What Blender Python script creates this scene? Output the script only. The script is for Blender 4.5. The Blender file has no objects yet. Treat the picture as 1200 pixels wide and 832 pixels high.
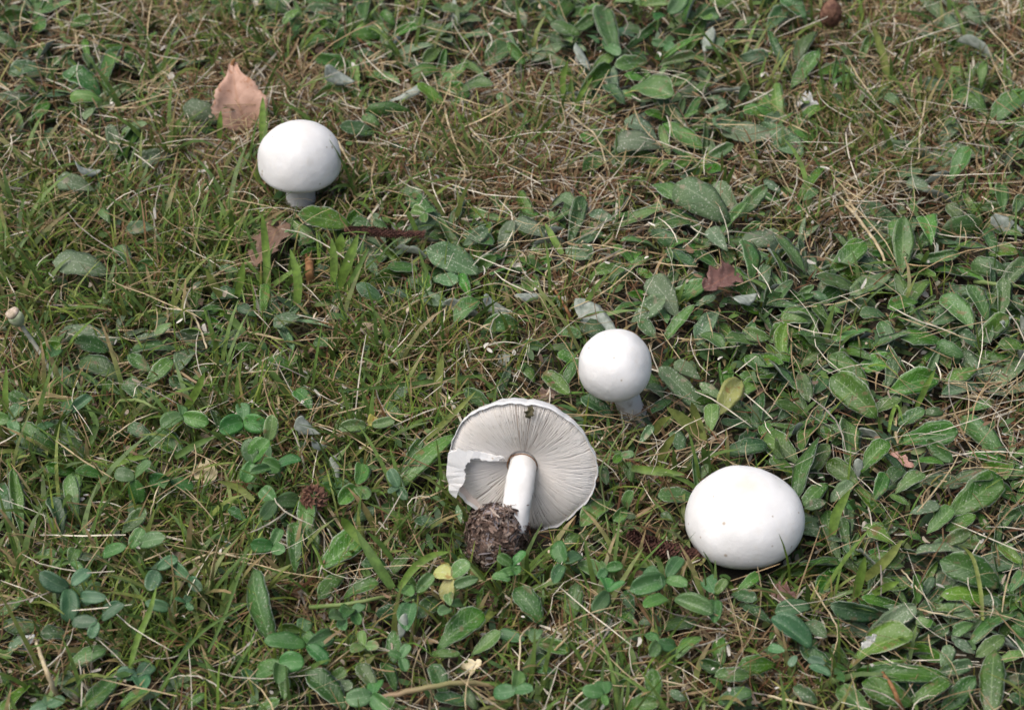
import bpy, bmesh, math, random
import numpy as np
from mathutils import Vector, Matrix, Quaternion, noise

random.seed(7)
rng = np.random.default_rng(11)
scene = bpy.context.scene
col = scene.collection
R = math.radians

# ------------------------------------------------------------------ camera
ELEV, DIST, LENS = 40.0, 1.41, 85.0
cam_d = bpy.data.cameras.new('camera')
cam = bpy.data.objects.new('camera', cam_d)
col.objects.link(cam)
CAM = Vector((0, -DIST * math.cos(R(ELEV)), DIST * math.sin(R(ELEV))))
cam.location = CAM
cam.rotation_euler = (R(90 - ELEV), 0, 0)
cam_d.lens = LENS
cam_d.sensor_width = 36
cam_d.clip_start = 0.02
cam_d.clip_end = 200
cam_d.dof.use_dof = True
cam_d.dof.focus_distance = 1.345
cam_d.dof.aperture_fstop = 13.0
scene.camera = cam
FWD = Vector((0, math.cos(R(ELEV)), -math.sin(R(ELEV))))
UPV = Vector((0, math.sin(R(ELEV)), math.cos(R(ELEV))))

# ------------------------------------------------------------------ world, sun, exposure
SUN_EL, SUN_AZ = 66.0, -110.0      # azimuth from +Y towards -X (bright cloud, high, left and a little behind the camera)
world = bpy.data.worlds.new('World')
scene.world = world
world.use_nodes = True
nt = world.node_tree
bg = nt.nodes['Background']
sky = nt.nodes.new('ShaderNodeTexSky')
sky.sky_type = 'NISHITA'
sky.sun_disc = False
sky.sun_elevation = R(SUN_EL)
sky.sun_rotation = R(SUN_AZ)
sky.air_density = 1.0
sky.dust_density = 6.0
sky.ozone_density = 1.0
nt.links.new(sky.outputs[0], bg.inputs[0])
bg.inputs[1].default_value = 0.075
sun_d = bpy.data.lights.new('sun', 'SUN')
sun_d.energy = 1.5
sun_d.angle = R(60)
sun_d.color = (1.0, 0.985, 0.965)
sun = bpy.data.objects.new('sun', sun_d)
col.objects.link(sun)
sd = Vector((math.sin(R(SUN_AZ)) * math.cos(R(SUN_EL)), math.cos(R(SUN_AZ)) * math.cos(R(SUN_EL)), math.sin(R(SUN_EL))))
sun.rotation_euler = sd.to_track_quat('Z', 'Y').to_euler()
sun.location = sd * 3
vs = scene.view_settings
vs.view_transform = 'Standard'
vs.look = 'None'
vs.exposure = 0.87
vs.gamma = 1.0

# ------------------------------------------------------------------ helpers
FPX = LENS / 36.0 * 1200.0

def ray(px, py):
    return Vector((1, 0, 0)) * ((px - 600) / FPX) + UPV * ((416 - py) / FPX) + FWD

def at(px, py, z=0.0):
    d = ray(px, py)
    return CAM + d * ((z - CAM.z) / d.z)

def depth(p):
    return (p - CAM).dot(FWD)

def q(reg, x, y):
    r, c = int(reg[0]), int(reg[1])
    return 300 * c + x / 4.0, 208 * r + y / 4.0

_w = [(9.0, 3.0, .0016, .3), (-5.0, 12.0, .0018, 1.7), (23.0, 17.0, .0011, 4.0), (-31.0, 26.0, .0009, 2.2),
      (61.0, -47.0, .0007, .9), (88.0, 75.0, .0006, 5.1), (140.0, -120.0, .0005, 3.3)]

def gz(x, y):
    z = 0.0
    for a, b, m, p in _w:
        z = z + m * np.sin(a * x + b * y + p)
    return z

def tag(o, label=None, cat=None, group=None, kind=None):
    if label: o['label'] = label
    if cat: o['category'] = cat
    if group: o['group'] = group
    if kind: o['kind'] = kind
    return o

def empty(name, loc=(0, 0, 0)):
    o = bpy.data.objects.new(name, None)
    o.empty_display_size = 0.02
    o.location = loc
    col.objects.link(o)
    return o

def link(name, me, parent=None, matrix=None):
    o = bpy.data.objects.new(name, me)
    col.objects.link(o)
    if parent is not None:
        o.parent = parent
    if matrix is not None:            # matrix given in world space; parents are axis-aligned empties or roots
        if parent is not None:
            root = parent
            off = Vector((0, 0, 0))
            while root is not None:
                off = off + root.location
                root = root.parent
            matrix = Matrix.Translation(-off) @ matrix
        o.matrix_basis = matrix
    return o

def mesh_from(verts, faces, mats, name='shape', smooth=True, midx=None, uvs=None):
    me = bpy.data.meshes.new(name)
    me.from_pydata([tuple(v) for v in verts], [], faces)
    for m in mats: me.materials.append(m)
    if smooth: me.polygons.foreach_set('use_smooth', [True] * len(me.polygons))
    if midx is not None: me.polygons.foreach_set('material_index', midx)
    if uvs is not None:
        lay = me.uv_layers.new(name='UVMap')
        vi = np.zeros(len(me.loops), dtype=np.int32)
        me.loops.foreach_get('vertex_index', vi)
        lay.data.foreach_set('uv', np.asarray(uvs, dtype=np.float32)[vi].ravel())
    me.update()
    return me

def ribbons_mesh(name, P, W, S, C, mat, fold=0.0):
    """P (N,K,3) spines, W (N,K) half widths, S (N,K,3) side vectors, C (N,K,3) colours."""
    N, K, _ = P.shape
    L = P - S * W[..., None]
    Rr = P + S * W[..., None]
    V = np.stack([L, Rr], axis=2).reshape(-1, 3)
    base = (np.arange(N)[:, None] * K + np.arange(K - 1)[None, :]) * 2
    F = np.stack([base, base + 1, base + 3, base + 2], axis=-1).reshape(-1, 4)
    me = bpy.data.meshes.new(name)
    me.vertices.add(len(V))
    me.vertices.foreach_set('co', V.astype(np.float32).ravel())
    me.loops.add(F.size)
    me.loops.foreach_set('vertex_index', F.astype(np.int32).ravel())
    me.polygons.add(len(F))
    me.polygons.foreach_set('loop_start', np.arange(0, F.size, 4, dtype=np.int32))
    me.polygons.foreach_set('loop_total', np.full(len(F), 4, dtype=np.int32))
    me.polygons.foreach_set('use_smooth', np.ones(len(F), dtype=bool))
    me.update(calc_edges=True)
    ca = me.color_attributes.new('tint', 'FLOAT_COLOR', 'POINT')
    CC = np.ones((N, K, 2, 4), dtype=np.float32)
    CC[..., :3] = C[:, :, None, :]
    ca.data.foreach_set('color', CC.ravel())
    me.materials.append(mat)
    return me

# ------------------------------------------------------------------ materials
def new_mat(name):
    m = bpy.data.materials.new(name)
    m.use_nodes = True
    return m, m.node_tree.nodes, m.node_tree.links, m.node_tree.nodes['Principled BSDF']

def N(ns, t, **kw):
    n = ns.new(t)
    for k, v in kw.items(): setattr(n, k, v)
    return n

def ramp(ns, stops, interp='LINEAR'):
    r = ns.new('ShaderNodeValToRGB')
    r.color_ramp.interpolation = interp
    while len(r.color_ramp.elements) < len(stops): r.color_ramp.elements.new(0.5)
    for e, (p, c) in zip(r.color_ramp.elements, stops):
        e.position = p
        e.color = (*c, 1) if len(c) == 3 else c
    return r

def mixrgb(ns, ls, fac, a, b, mode='MIX'):
    m = ns.new('ShaderNodeMix'); m.data_type = 'RGBA'; m.blend_type = mode
    for inp, v in ((m.inputs[0], fac), (m.inputs[6], a), (m.inputs[7], b)):
        if hasattr(v, 'links') or hasattr(v, 'is_linked'): ls.new(v, inp)
        elif isinstance(v, (int, float)): inp.default_value = v
        else: inp.default_value = (*v, 1)
    return m.outputs[2]

def math_n(ns, ls, op, a, b=None, c=None):
    m = ns.new('ShaderNodeMath'); m.operation = op
    for i, v in enumerate((a, b, c)):
        if v is None: continue
        if isinstance(v, (int, float)): m.inputs[i].default_value = v
        else: ls.new(v, m.inputs[i])
    return m.outputs[0]

def noise_tex(ns, ls, vec, scale, detail=4, rough=0.55):
    n = ns.new('ShaderNodeTexNoise')
    n.inputs['Scale'].default_value = scale
    n.inputs['Detail'].default_value = detail
    n.inputs['Roughness'].default_value = rough
    if vec is not None: ls.new(vec, n.inputs['Vector'])
    return n

def tint_mat(name, trans=0.25, rough=0.55, spec=0.35):
    m, ns, ls, b = new_mat(name)
    a = N(ns, 'ShaderNodeVertexColor', layer_name='tint')
    ge = N(ns, 'ShaderNodeNewGeometry')
    nz = noise_tex(ns, ls, ge.outputs['Position'], 260, 3)
    rp = ramp(ns, [(0.3, (0.6, 0.6, 0.6)), (0.7, (1.25, 1.22, 1.2))])
    ls.new(nz.outputs[0], rp.inputs[0])
    c = mixrgb(ns, ls, 1.0, a.outputs[0], rp.outputs[0], 'MULTIPLY')
    ls.new(c, b.inputs['Base Color'])
    b.inputs['Roughness'].default_value = rough
    b.inputs['Specular IOR Level'].default_value = spec
    if trans > 0:
        t = N(ns, 'ShaderNodeBsdfTranslucent')
        ls.new(c, t.inputs[0])
        mx = N(ns, 'ShaderNodeMixShader')
        mx.inputs[0].default_value = trans
        ls.new(b.outputs[0], mx.inputs[1]); ls.new(t.outputs[0], mx.inputs[2])
        ls.new(mx.outputs[0], ns['Material Output'].inputs[0])
    return m

def leaf_mat(name, dark, light, rib, edge=None, fleck=0.4, rough=0.46, vein=22.0, spots=None, spec=0.4, rnd=0.4, vein_amt=0.06, dust=0.12):
    m, ns, ls, b = new_mat(name)
    uv = N(ns, 'ShaderNodeUVMap')
    sep = N(ns, 'ShaderNodeSeparateXYZ'); ls.new(uv.outputs[0], sep.inputs[0])
    u, v = sep.outputs[0], sep.outputs[1]
    oi = N(ns, 'ShaderNodeObjectInfo')
    tc = N(ns, 'ShaderNodeNewGeometry')
    pos = tc.outputs['Position']
    n1 = noise_tex(ns, ls, pos, 70, 4)
    c0 = mixrgb(ns, ls, math_n(ns, ls, 'MULTIPLY_ADD', n1.outputs[0], 1.6, -0.3), dark, light)
    av = math_n(ns, ls, 'ABSOLUTE', math_n(ns, ls, 'SUBTRACT', v, 0.5))
    # side veins: stripes running obliquely from the midrib
    w = math_n(ns, ls, 'SINE', math_n(ns, ls, 'MULTIPLY', math_n(ns, ls, 'SUBTRACT', u, math_n(ns, ls, 'MULTIPLY', av, 0.55)), vein * 2.2))
    wv = math_n(ns, ls, 'POWER', math_n(ns, ls, 'MULTIPLY_ADD', w, 0.5, 0.5), 8.0)
    c1 = mixrgb(ns, ls, math_n(ns, ls, 'MULTIPLY', wv, vein_amt), c0, rib)
    # midrib
    mr = N(ns, 'ShaderNodeMapRange'); mr.inputs[1].default_value = 0.008; mr.inputs[2].default_value = 0.04
    mr.inputs[3].default_value = 0.5; mr.inputs[4].default_value = 0.0
    ls.new(av, mr.inputs[0])
    c2 = mixrgb(ns, ls, mr.outputs[0], c1, rib)
    if edge is not None:
        er = N(ns, 'ShaderNodeMapRange'); er.inputs[1].default_value = 0.44; er.inputs[2].default_value = 0.495
        er.inputs[3].default_value = 0.0; er.inputs[4].default_value = 1.0
        ls.new(av, er.inputs[0])
        en = noise_tex(ns, ls, pos, 520, 2)
        c2 = mixrgb(ns, ls, math_n(ns, ls, 'MULTIPLY', er.outputs[0], math_n(ns, ls, 'MULTIPLY_ADD', en.outputs[0], 1.4, -0.05)), c2, edge)
    # pale dust and hairs
    n2 = noise_tex(ns, ls, pos, 900, 2)
    fr = ramp(ns, [(0.60, (0, 0, 0)), (0.68, (1, 1, 1))])
    ls.new(n2.outputs[0], fr.inputs[0])
    n3 = noise_tex(ns, ls, pos, 45, 2)
    fl = math_n(ns, ls, 'MULTIPLY', fr.outputs[0], math_n(ns, ls, 'MULTIPLY', n3.outputs[0], fleck * 1.6))
    nd = noise_tex(ns, ls, pos, 38, 6, 0.7)
    dr = ramp(ns, [(0.48, (0, 0, 0)), (0.70, (1, 1, 1))])
    ls.new(nd.outputs[0], dr.inputs[0])
    c2 = mixrgb(ns, ls, math_n(ns, ls, 'MULTIPLY', dr.outputs[0], dust), c2, (0.19, 0.195, 0.145))
    c3 = mixrgb(ns, ls, fl, c2, (0.50, 0.51, 0.44))
    if spots is not None:
        n4 = noise_tex(ns, ls, pos, 160, 3)
        sr = ramp(ns, [(0.60, (0, 0, 0)), (0.68, (1, 1, 1))])
        ls.new(n4.outputs[0], sr.inputs[0])
        c3 = mixrgb(ns, ls, math_n(ns, ls, 'MULTIPLY', sr.outputs[0], 0.8), c3, spots)
    hs = N(ns, 'ShaderNodeHueSaturation')
    ls.new(math_n(ns, ls, 'MULTIPLY_ADD', oi.outputs['Random'], rnd, 1.0 - rnd / 2), hs.inputs['Value'])
    ls.new(math_n(ns, ls, 'MULTIPLY_ADD', math_n(ns, ls, 'FRACT', math_n(ns, ls, 'MULTIPLY', oi.outputs['Random'], 7.3)), 0.3, 0.94), hs.inputs['Saturation'])
    ls.new(math_n(ns, ls, 'MULTIPLY_ADD', math_n(ns, ls, 'FRACT', math_n(ns, ls, 'MULTIPLY', oi.outputs['Random'], 13.7)), 0.04, 0.48), hs.inputs['Hue'])
    ls.new(c3, hs.inputs['Color'])
    ls.new(hs.outputs[0], b.inputs['Base Color'])
    b.inputs['Roughness'].default_value = rough
    b.inputs['Specular IOR Level'].default_value = spec
    bp = N(ns, 'ShaderNodeBump'); bp.inputs['Strength'].default_value = 0.35; bp.inputs['Distance'].default_value = 0.0006
    hb = math_n(ns, ls, 'ADD', math_n(ns, ls, 'MULTIPLY', wv, -0.5), math_n(ns, ls, 'MULTIPLY', noise_tex(ns, ls, pos, 330, 3).outputs[0], 1.2))
    ls.new(hb, bp.inputs['Height']); ls.new(bp.outputs[0], b.inputs['Normal'])
    return m

def plain_mat(name, c1, c2, scale=120, rough=0.7, bump=0.4, dist=0.0008, spec=0.25, stops=(0.35, 0.65), detail=5):
    m, ns, ls, b = new_mat(name)
    g = N(ns, 'ShaderNodeNewGeometry')
    n = noise_tex(ns, ls, g.outputs['Position'], scale, detail)
    r = ramp(ns, [(stops[0], c1), (stops[1], c2)])
    ls.new(n.outputs[0], r.inputs[0]); ls.new(r.outputs[0], b.inputs['Base Color'])
    b.inputs['Roughness'].default_value = rough
    b.inputs['Specular IOR Level'].default_value = spec
    bp = N(ns, 'ShaderNodeBump'); bp.inputs['Strength'].default_value = bump; bp.inputs['Distance'].default_value = dist
    ls.new(n.outputs[0], bp.inputs['Height']); ls.new(bp.outputs[0], b.inputs['Normal'])
    return m

M = {}
M['grass'] = tint_mat('grass_blade', 0.28, 0.5, 0.4)
M['straw'] = tint_mat('dry_straw', 0.15, 0.65, 0.25)
M['moss'] = tint_mat('moss_shoot', 0.3, 0.6, 0.3)
M['chips'] = tint_mat('soil_fibre', 0.0, 0.8, 0.2)
UNDER = plain_mat('felted_leaf_underside', (0.20, 0.235, 0.19), (0.36, 0.39, 0.34), 300, 0.85, 0.3)
M['hawk'] = leaf_mat('hawkweed_leaf', (0.017, 0.056, 0.011), (0.076, 0.150, 0.032), (0.18, 0.26, 0.11), (0.42, 0.46, 0.38), spots=(0.12, 0.10, 0.05))
M['dark'] = leaf_mat('deep_green_leaf', (0.014, 0.042, 0.014), (0.052, 0.108, 0.032), (0.13, 0.19, 0.09), (0.40, 0.44, 0.36), spots=(0.10, 0.075, 0.04))
M['grey'] = leaf_mat('dusty_leaf', (0.042, 0.088, 0.038), (0.125, 0.180, 0.095), (0.22, 0.27, 0.18), None, 0.7, 0.65, spots=(0.22, 0.20, 0.14))
M['light'] = leaf_mat('fresh_leaf', (0.040, 0.105, 0.022), (0.098, 0.182, 0.046), (0.21, 0.29, 0.12), (0.42, 0.46, 0.34), spots=(0.15, 0.11, 0.05))
M['yellow'] = leaf_mat('yellowing_leaf', (0.20, 0.23, 0.06), (0.36, 0.34, 0.13), (0.40, 0.38, 0.2), None, 0.3, 0.6, spots=(0.22, 0.12, 0.05))
M['clover'] = leaf_mat('clover_leaflet', (0.030, 0.088, 0.028), (0.085, 0.170, 0.056), (0.14, 0.22, 0.11), None, 0.25, 0.45, vein=30, rnd=0.5)
M['medick'] = leaf_mat('blue_green_leaflet', (0.034, 0.092, 0.042), (0.080, 0.155, 0.080), (0.14, 0.22, 0.12), None, 0.25, 0.45, vein=30, rnd=0.5)
M['birch'] = leaf_mat('tan_dry_leaf', (0.36, 0.235, 0.18), (0.54, 0.39, 0.32), (0.36, 0.22, 0.15), None, 0.05, 0.6, spots=(0.30, 0.17, 0.11), vein=14, rnd=0.0, dust=0.0)
M['brown'] = leaf_mat('red_brown_dry_leaf', (0.095, 0.056, 0.044), (0.20, 0.122, 0.095), (0.26, 0.15, 0.10), None, 0.2, 0.6, vein=12, rnd=0.1, dust=0.1)
M['stalk'] = plain_mat('green_stalk', (0.10, 0.17, 0.045), (0.20, 0.24, 0.09), 90, 0.5, 0.1)
M['straw_stem'] = plain_mat('straw_stem', (0.34, 0.26, 0.14), (0.58, 0.50, 0.34), 120, 0.6, 0.2)
M['pink_stem'] = plain_mat('pinkish_stem', (0.27, 0.15, 0.11), (0.22, 0.26, 0.09), 16, 0.5, 0.1)
M['twig'] = plain_mat('dark_twig', (0.045, 0.032, 0.026), (0.13, 0.09, 0.065), 300, 0.85, 0.7)
M['rust_twig'] = plain_mat('rusty_twig', (0.14, 0.06, 0.025), (0.30, 0.16, 0.07), 200, 0.8, 0.5)
M['grey_stalk'] = plain_mat('downy_grey_stalk', (0.20, 0.21, 0.17), (0.36, 0.36, 0.29), 260, 0.8, 0.3)
M['catkin'] = plain_mat('dark_catkin', (0.035, 0.016, 0.013), (0.13, 0.06, 0.045), 420, 0.85, 0.7)
M['bud'] = plain_mat('brown_bud', (0.09, 0.042, 0.03), (0.24, 0.13, 0.085), 330, 0.75, 0.6)
M['scrap'] = plain_mat('white_scrap', (0.32, 0.32, 0.30), (0.58, 0.58, 0.56), 200, 0.8, 0.3)
M['cream'] = plain_mat('cream_crumple', (0.44, 0.36, 0.2), (0.66, 0.58, 0.38), 160, 0.7, 0.4)
M['headpink'] = plain_mat('closed_flower_head', (0.30, 0.25, 0.17), (0.55, 0.44, 0.36), 380, 0.8, 0.5)
M['headgreen'] = plain_mat('flower_cup', (0.16, 0.21, 0.11), (0.34, 0.37, 0.25), 300, 0.7, 0.3)

def soil_mat():
    m, ns, ls, b = new_mat('dark_soil')
    g = N(ns, 'ShaderNodeNewGeometry')
    n = noise_tex(ns, ls, g.outputs['Position'], 55, 8, 0.65)
    r = ramp(ns, [(0.3, (0.012, 0.009, 0.006)), (0.52, (0.034, 0.025, 0.016)), (0.72, (0.08, 0.062, 0.04))])
    ls.new(n.outputs[0], r.inputs[0])
    n2 = noise_tex(ns, ls, g.outputs['Position'], 9, 5)
    r2 = ramp(ns, [(0.42, (0, 0, 0)), (0.62, (1, 1, 1))])
    ls.new(n2.outputs[0], r2.inputs[0])
    c = mixrgb(ns, ls, math_n(ns, ls, 'MULTIPLY', r2.outputs[0], 0.6), r.outputs[0], (0.035, 0.05, 0.015))
    ls.new(c, b.inputs['Base Color'])
    b.inputs['Roughness'].default_value = 0.95
    bp = N(ns, 'ShaderNodeBump'); bp.inputs['Strength'].default_value = 0.8; bp.inputs['Distance'].default_value = 0.003
    n3 = noise_tex(ns, ls, g.outputs['Position'], 220, 6)
    ls.new(n3.outputs[0], bp.inputs['Height']); ls.new(bp.outputs[0], b.inputs['Normal'])
    return m

def cap_mat(name, tint=0.0):
    m, ns, ls, b = new_mat(name)
    tc = N(ns, 'ShaderNodeTexCoord')
    sp = N(ns, 'ShaderNodeSeparateXYZ'); ls.new(tc.outputs['Object'], sp.inputs[0])
    # beige blush round the apex (a colour of the skin itself), with a ragged edge
    rad = math_n(ns, ls, 'SQRT', math_n(ns, ls, 'ADD', math_n(ns, ls, 'POWER', sp.outputs[0], 2.0), math_n(ns, ls, 'POWER', sp.outputs[1], 2.0)))
    nz = noise_tex(ns, ls, tc.outputs['Object'], 140, 5)
    rr = math_n(ns, ls, 'ADD', rad, math_n(ns, ls, 'MULTIPLY_ADD', nz.outputs[0], 0.016, -0.008))
    mr = N(ns, 'ShaderNodeMapRange'); mr.inputs[1].default_value = 0.002; mr.inputs[2].default_value = 0.014
    mr.inputs[3].default_value = tint; mr.inputs[4].default_value = 0.0
    ls.new(rr, mr.inputs[0])
    n0 = noise_tex(ns, ls, tc.outputs['Object'], 38, 4)
    r0 = ramp(ns, [(0.35, (0.67, 0.662, 0.645)), (0.65, (0.75, 0.745, 0.735))])
    ls.new(n0.outputs[0], r0.inputs[0])
    c = mixrgb(ns, ls, mr.outputs[0], r0.outputs[0], (0.66, 0.56, 0.44))
    vo = N(ns, 'ShaderNodeTexVoronoi'); vo.inputs['Scale'].default_value = 95
    ls.new(tc.outputs['Object'], vo.inputs['Vector'])
    vr = ramp(ns, [(0.05, (1, 1, 1)), (0.12, (0, 0, 0))]); ls.new(vo.outputs[0], vr.inputs[0])
    sepc = N(ns, 'ShaderNodeSeparateColor'); ls.new(vo.outputs['Color'], sepc.inputs[0])
    gate = math_n(ns, ls, 'GREATER_THAN', sepc.outputs[0], 0.72)
    c = mixrgb(ns, ls, math_n(ns, ls, 'MULTIPLY', math_n(ns, ls, 'MULTIPLY', vr.outputs[0], gate), 0.75), c, (0.32, 0.24, 0.15))
    vo2 = N(ns, 'ShaderNodeTexVoronoi'); vo2.inputs['Scale'].default_value = 210
    ls.new(tc.outputs['Object'], vo2.inputs['Vector'])
    vr2 = ramp(ns, [(0.08, (1, 1, 1)), (0.16, (0, 0, 0))]); ls.new(vo2.outputs[0], vr2.inputs[0])
    sc2 = N(ns, 'ShaderNodeSeparateColor'); ls.new(vo2.outputs['Color'], sc2.inputs[0])
    g2 = math_n(ns, ls, 'GREATER_THAN', sc2.outputs[0], 0.68)
    c = mixrgb(ns, ls, math_n(ns, ls, 'MULTIPLY', math_n(ns, ls, 'MULTIPLY', vr2.outputs[0], g2), 0.6), c, (0.28, 0.20, 0.12))
    nbr = noise_tex(ns, ls, tc.outputs['Object'], 62, 6, 0.7)
    rbr = ramp(ns, [(0.56, (0, 0, 0)), (0.74, (1, 1, 1))]); ls.new(nbr.outputs[0], rbr.inputs[0])
    c = mixrgb(ns, ls, math_n(ns, ls, 'MULTIPLY', rbr.outputs[0], 0.35), c, (0.60, 0.53, 0.42))
    ls.new(c, b.inputs['Base Color'])
    b.inputs['Roughness'].default_value = 0.5
    b.inputs['Specular IOR Level'].default_value = 0.3
    b.inputs['Subsurface Weight'].default_value = 0.25
    b.inputs['Subsurface Radius'].default_value = (1.0, 0.9, 0.8)
    b.inputs['Subsurface Scale'].default_value = 0.003
    bp = N(ns, 'ShaderNodeBump'); bp.inputs['Strength'].default_value = 0.45; bp.inputs['Distance'].default_value = 0.0009
    nb = noise_tex(ns, ls, tc.outputs['Object'], 210, 8, 0.7)
    ls.new(nb.outputs[0], bp.inputs['Height']); ls.new(bp.outputs[0], b.inputs['Normal'])
    return m

M['soil'] = soil_mat()
M['cap'] = cap_mat('mushroom_cap_skin', 0.25)
M['cap_blush'] = cap_mat('mushroom_cap_skin_blushed', 0.6)
M['stem'] = plain_mat('mushroom_stem_flesh', (0.66, 0.645, 0.62), (0.77, 0.76, 0.74), 130, 0.6, 0.15)
M['stem_dirty'] = plain_mat('mushroom_stem_soiled', (0.50, 0.44, 0.38), (0.76, 0.745, 0.72), 150, 0.7, 0.3, stops=(0.33, 0.5))
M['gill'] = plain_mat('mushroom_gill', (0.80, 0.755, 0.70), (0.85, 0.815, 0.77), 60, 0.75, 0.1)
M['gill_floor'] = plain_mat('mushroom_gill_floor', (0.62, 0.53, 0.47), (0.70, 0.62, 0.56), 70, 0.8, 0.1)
M['clod'] = plain_mat('soil_clod', (0.022, 0.013, 0.009), (0.12, 0.075, 0.055), 260, 0.95, 0.9, 0.002)

# ------------------------------------------------------------------ ground
def build_ground():
    fine = np.linspace(-0.62, 0.62, 190)
    outer = 0.62 + np.cumsum(0.007 * 1.28 ** np.arange(1, 27))
    ax = np.concatenate([-outer[::-1], fine, outer])
    X, Y = np.meshgrid(ax, ax, indexing='ij')
    Z = gz(X, Y)
    rough = np.zeros_like(Z)
    n = len(ax)
    inner = (np.abs(X) < 0.8) & (np.abs(Y) < 0.8)
    for i, j in zip(*np.nonzero(inner)):
        rough[i, j] = noise.fractal(Vector((X[i, j] * 70, Y[i, j] * 70, 3)), 0.8, 2.1, 3) * 0.0016
    Z = Z + rough
    V = np.stack([X, Y, Z], -1).reshape(-1, 3)
    idx = np.arange(n * n).reshape(n, n)
    F = np.stack([idx[:-1, :-1], idx[1:, :-1], idx[1:, 1:], idx[:-1, 1:]], -1).reshape(-1, 4)
    me = mesh_from(V.tolist(), F.tolist(), [M['soil']], 'ground')
    o = link('ground', me)
    tag(o, 'dark crumbly soil under the lawn', 'ground', kind='structure')
build_ground()

# ------------------------------------------------------------------ landmarks used in labels
LM = {
    'dome-capped mushroom': at(352, 243), 'small round mushroom': at(745, 500), 'overturned mushroom': at(600, 600),
    'broad low mushroom': at(872, 640), 'tan birch leaf': at(285, 145), 'reddish oak leaf': at(842, 335),
    'thin catkin': at(450, 276), 'thick catkin': at(775, 645), 'brown bud': at(972, 20),
    'cream crumpled leaf': at(240, 556), 'closed flower head': at(65, 460), 'white leaf scrap': at(947, 125),
    'dry clover head': at(370, 600), 'rusty upright twig': at(1045, 800), 'pale straw stem': at(1012, 275),
    'pinkish runner': at(500, 800), 'curled grey leaf': at(398, 86),
}
LMP = {k: Vector((v.x, v.y, 0)) for k, v in LM.items()}
NUMW = {1: 'one leaf', 2: 'two leaves', 3: 'three leaves', 4: 'four leaves', 5: 'five leaves', 6: 'six leaves', 7: 'seven leaves', 8: 'eight leaves', 9: 'nine leaves'}

USED = set()
def where_all(p):
    p = Vector((p[0], p[1], 0))
    near = sorted(LMP, key=lambda k: (LMP[k] - p).length)[:6]
    out = []
    if (LMP[near[0]] - p).length < 0.045: out.append('beside the ' + near[0])
    pairs = []
    for i in range(6):
        for j in range(i + 1, 6):
            a = (LMP[near[i]] - p); b = (LMP[near[j]] - p)
            if a.length > 1e-4 and b.length > 1e-4 and math.degrees(a.angle(b)) > 112:
                pairs.append((a.length + b.length, near[i], near[j]))
    out += ['between the %s and %s' % (a, b) for _, a, b in sorted(pairs)]
    if not out: out.append('in turf beyond the ' + near[0])
    return out

def place_label(prefix, p):
    """first true phrase that is still free; look-alikes that nothing else tells apart share one"""
    c = where_all(p)
    for w in c:
        t = prefix + ' ' + w
        if t not in USED and len(t.split()) <= 16:
            USED.add(t)
            return t
    return prefix + ' ' + c[0]

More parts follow.
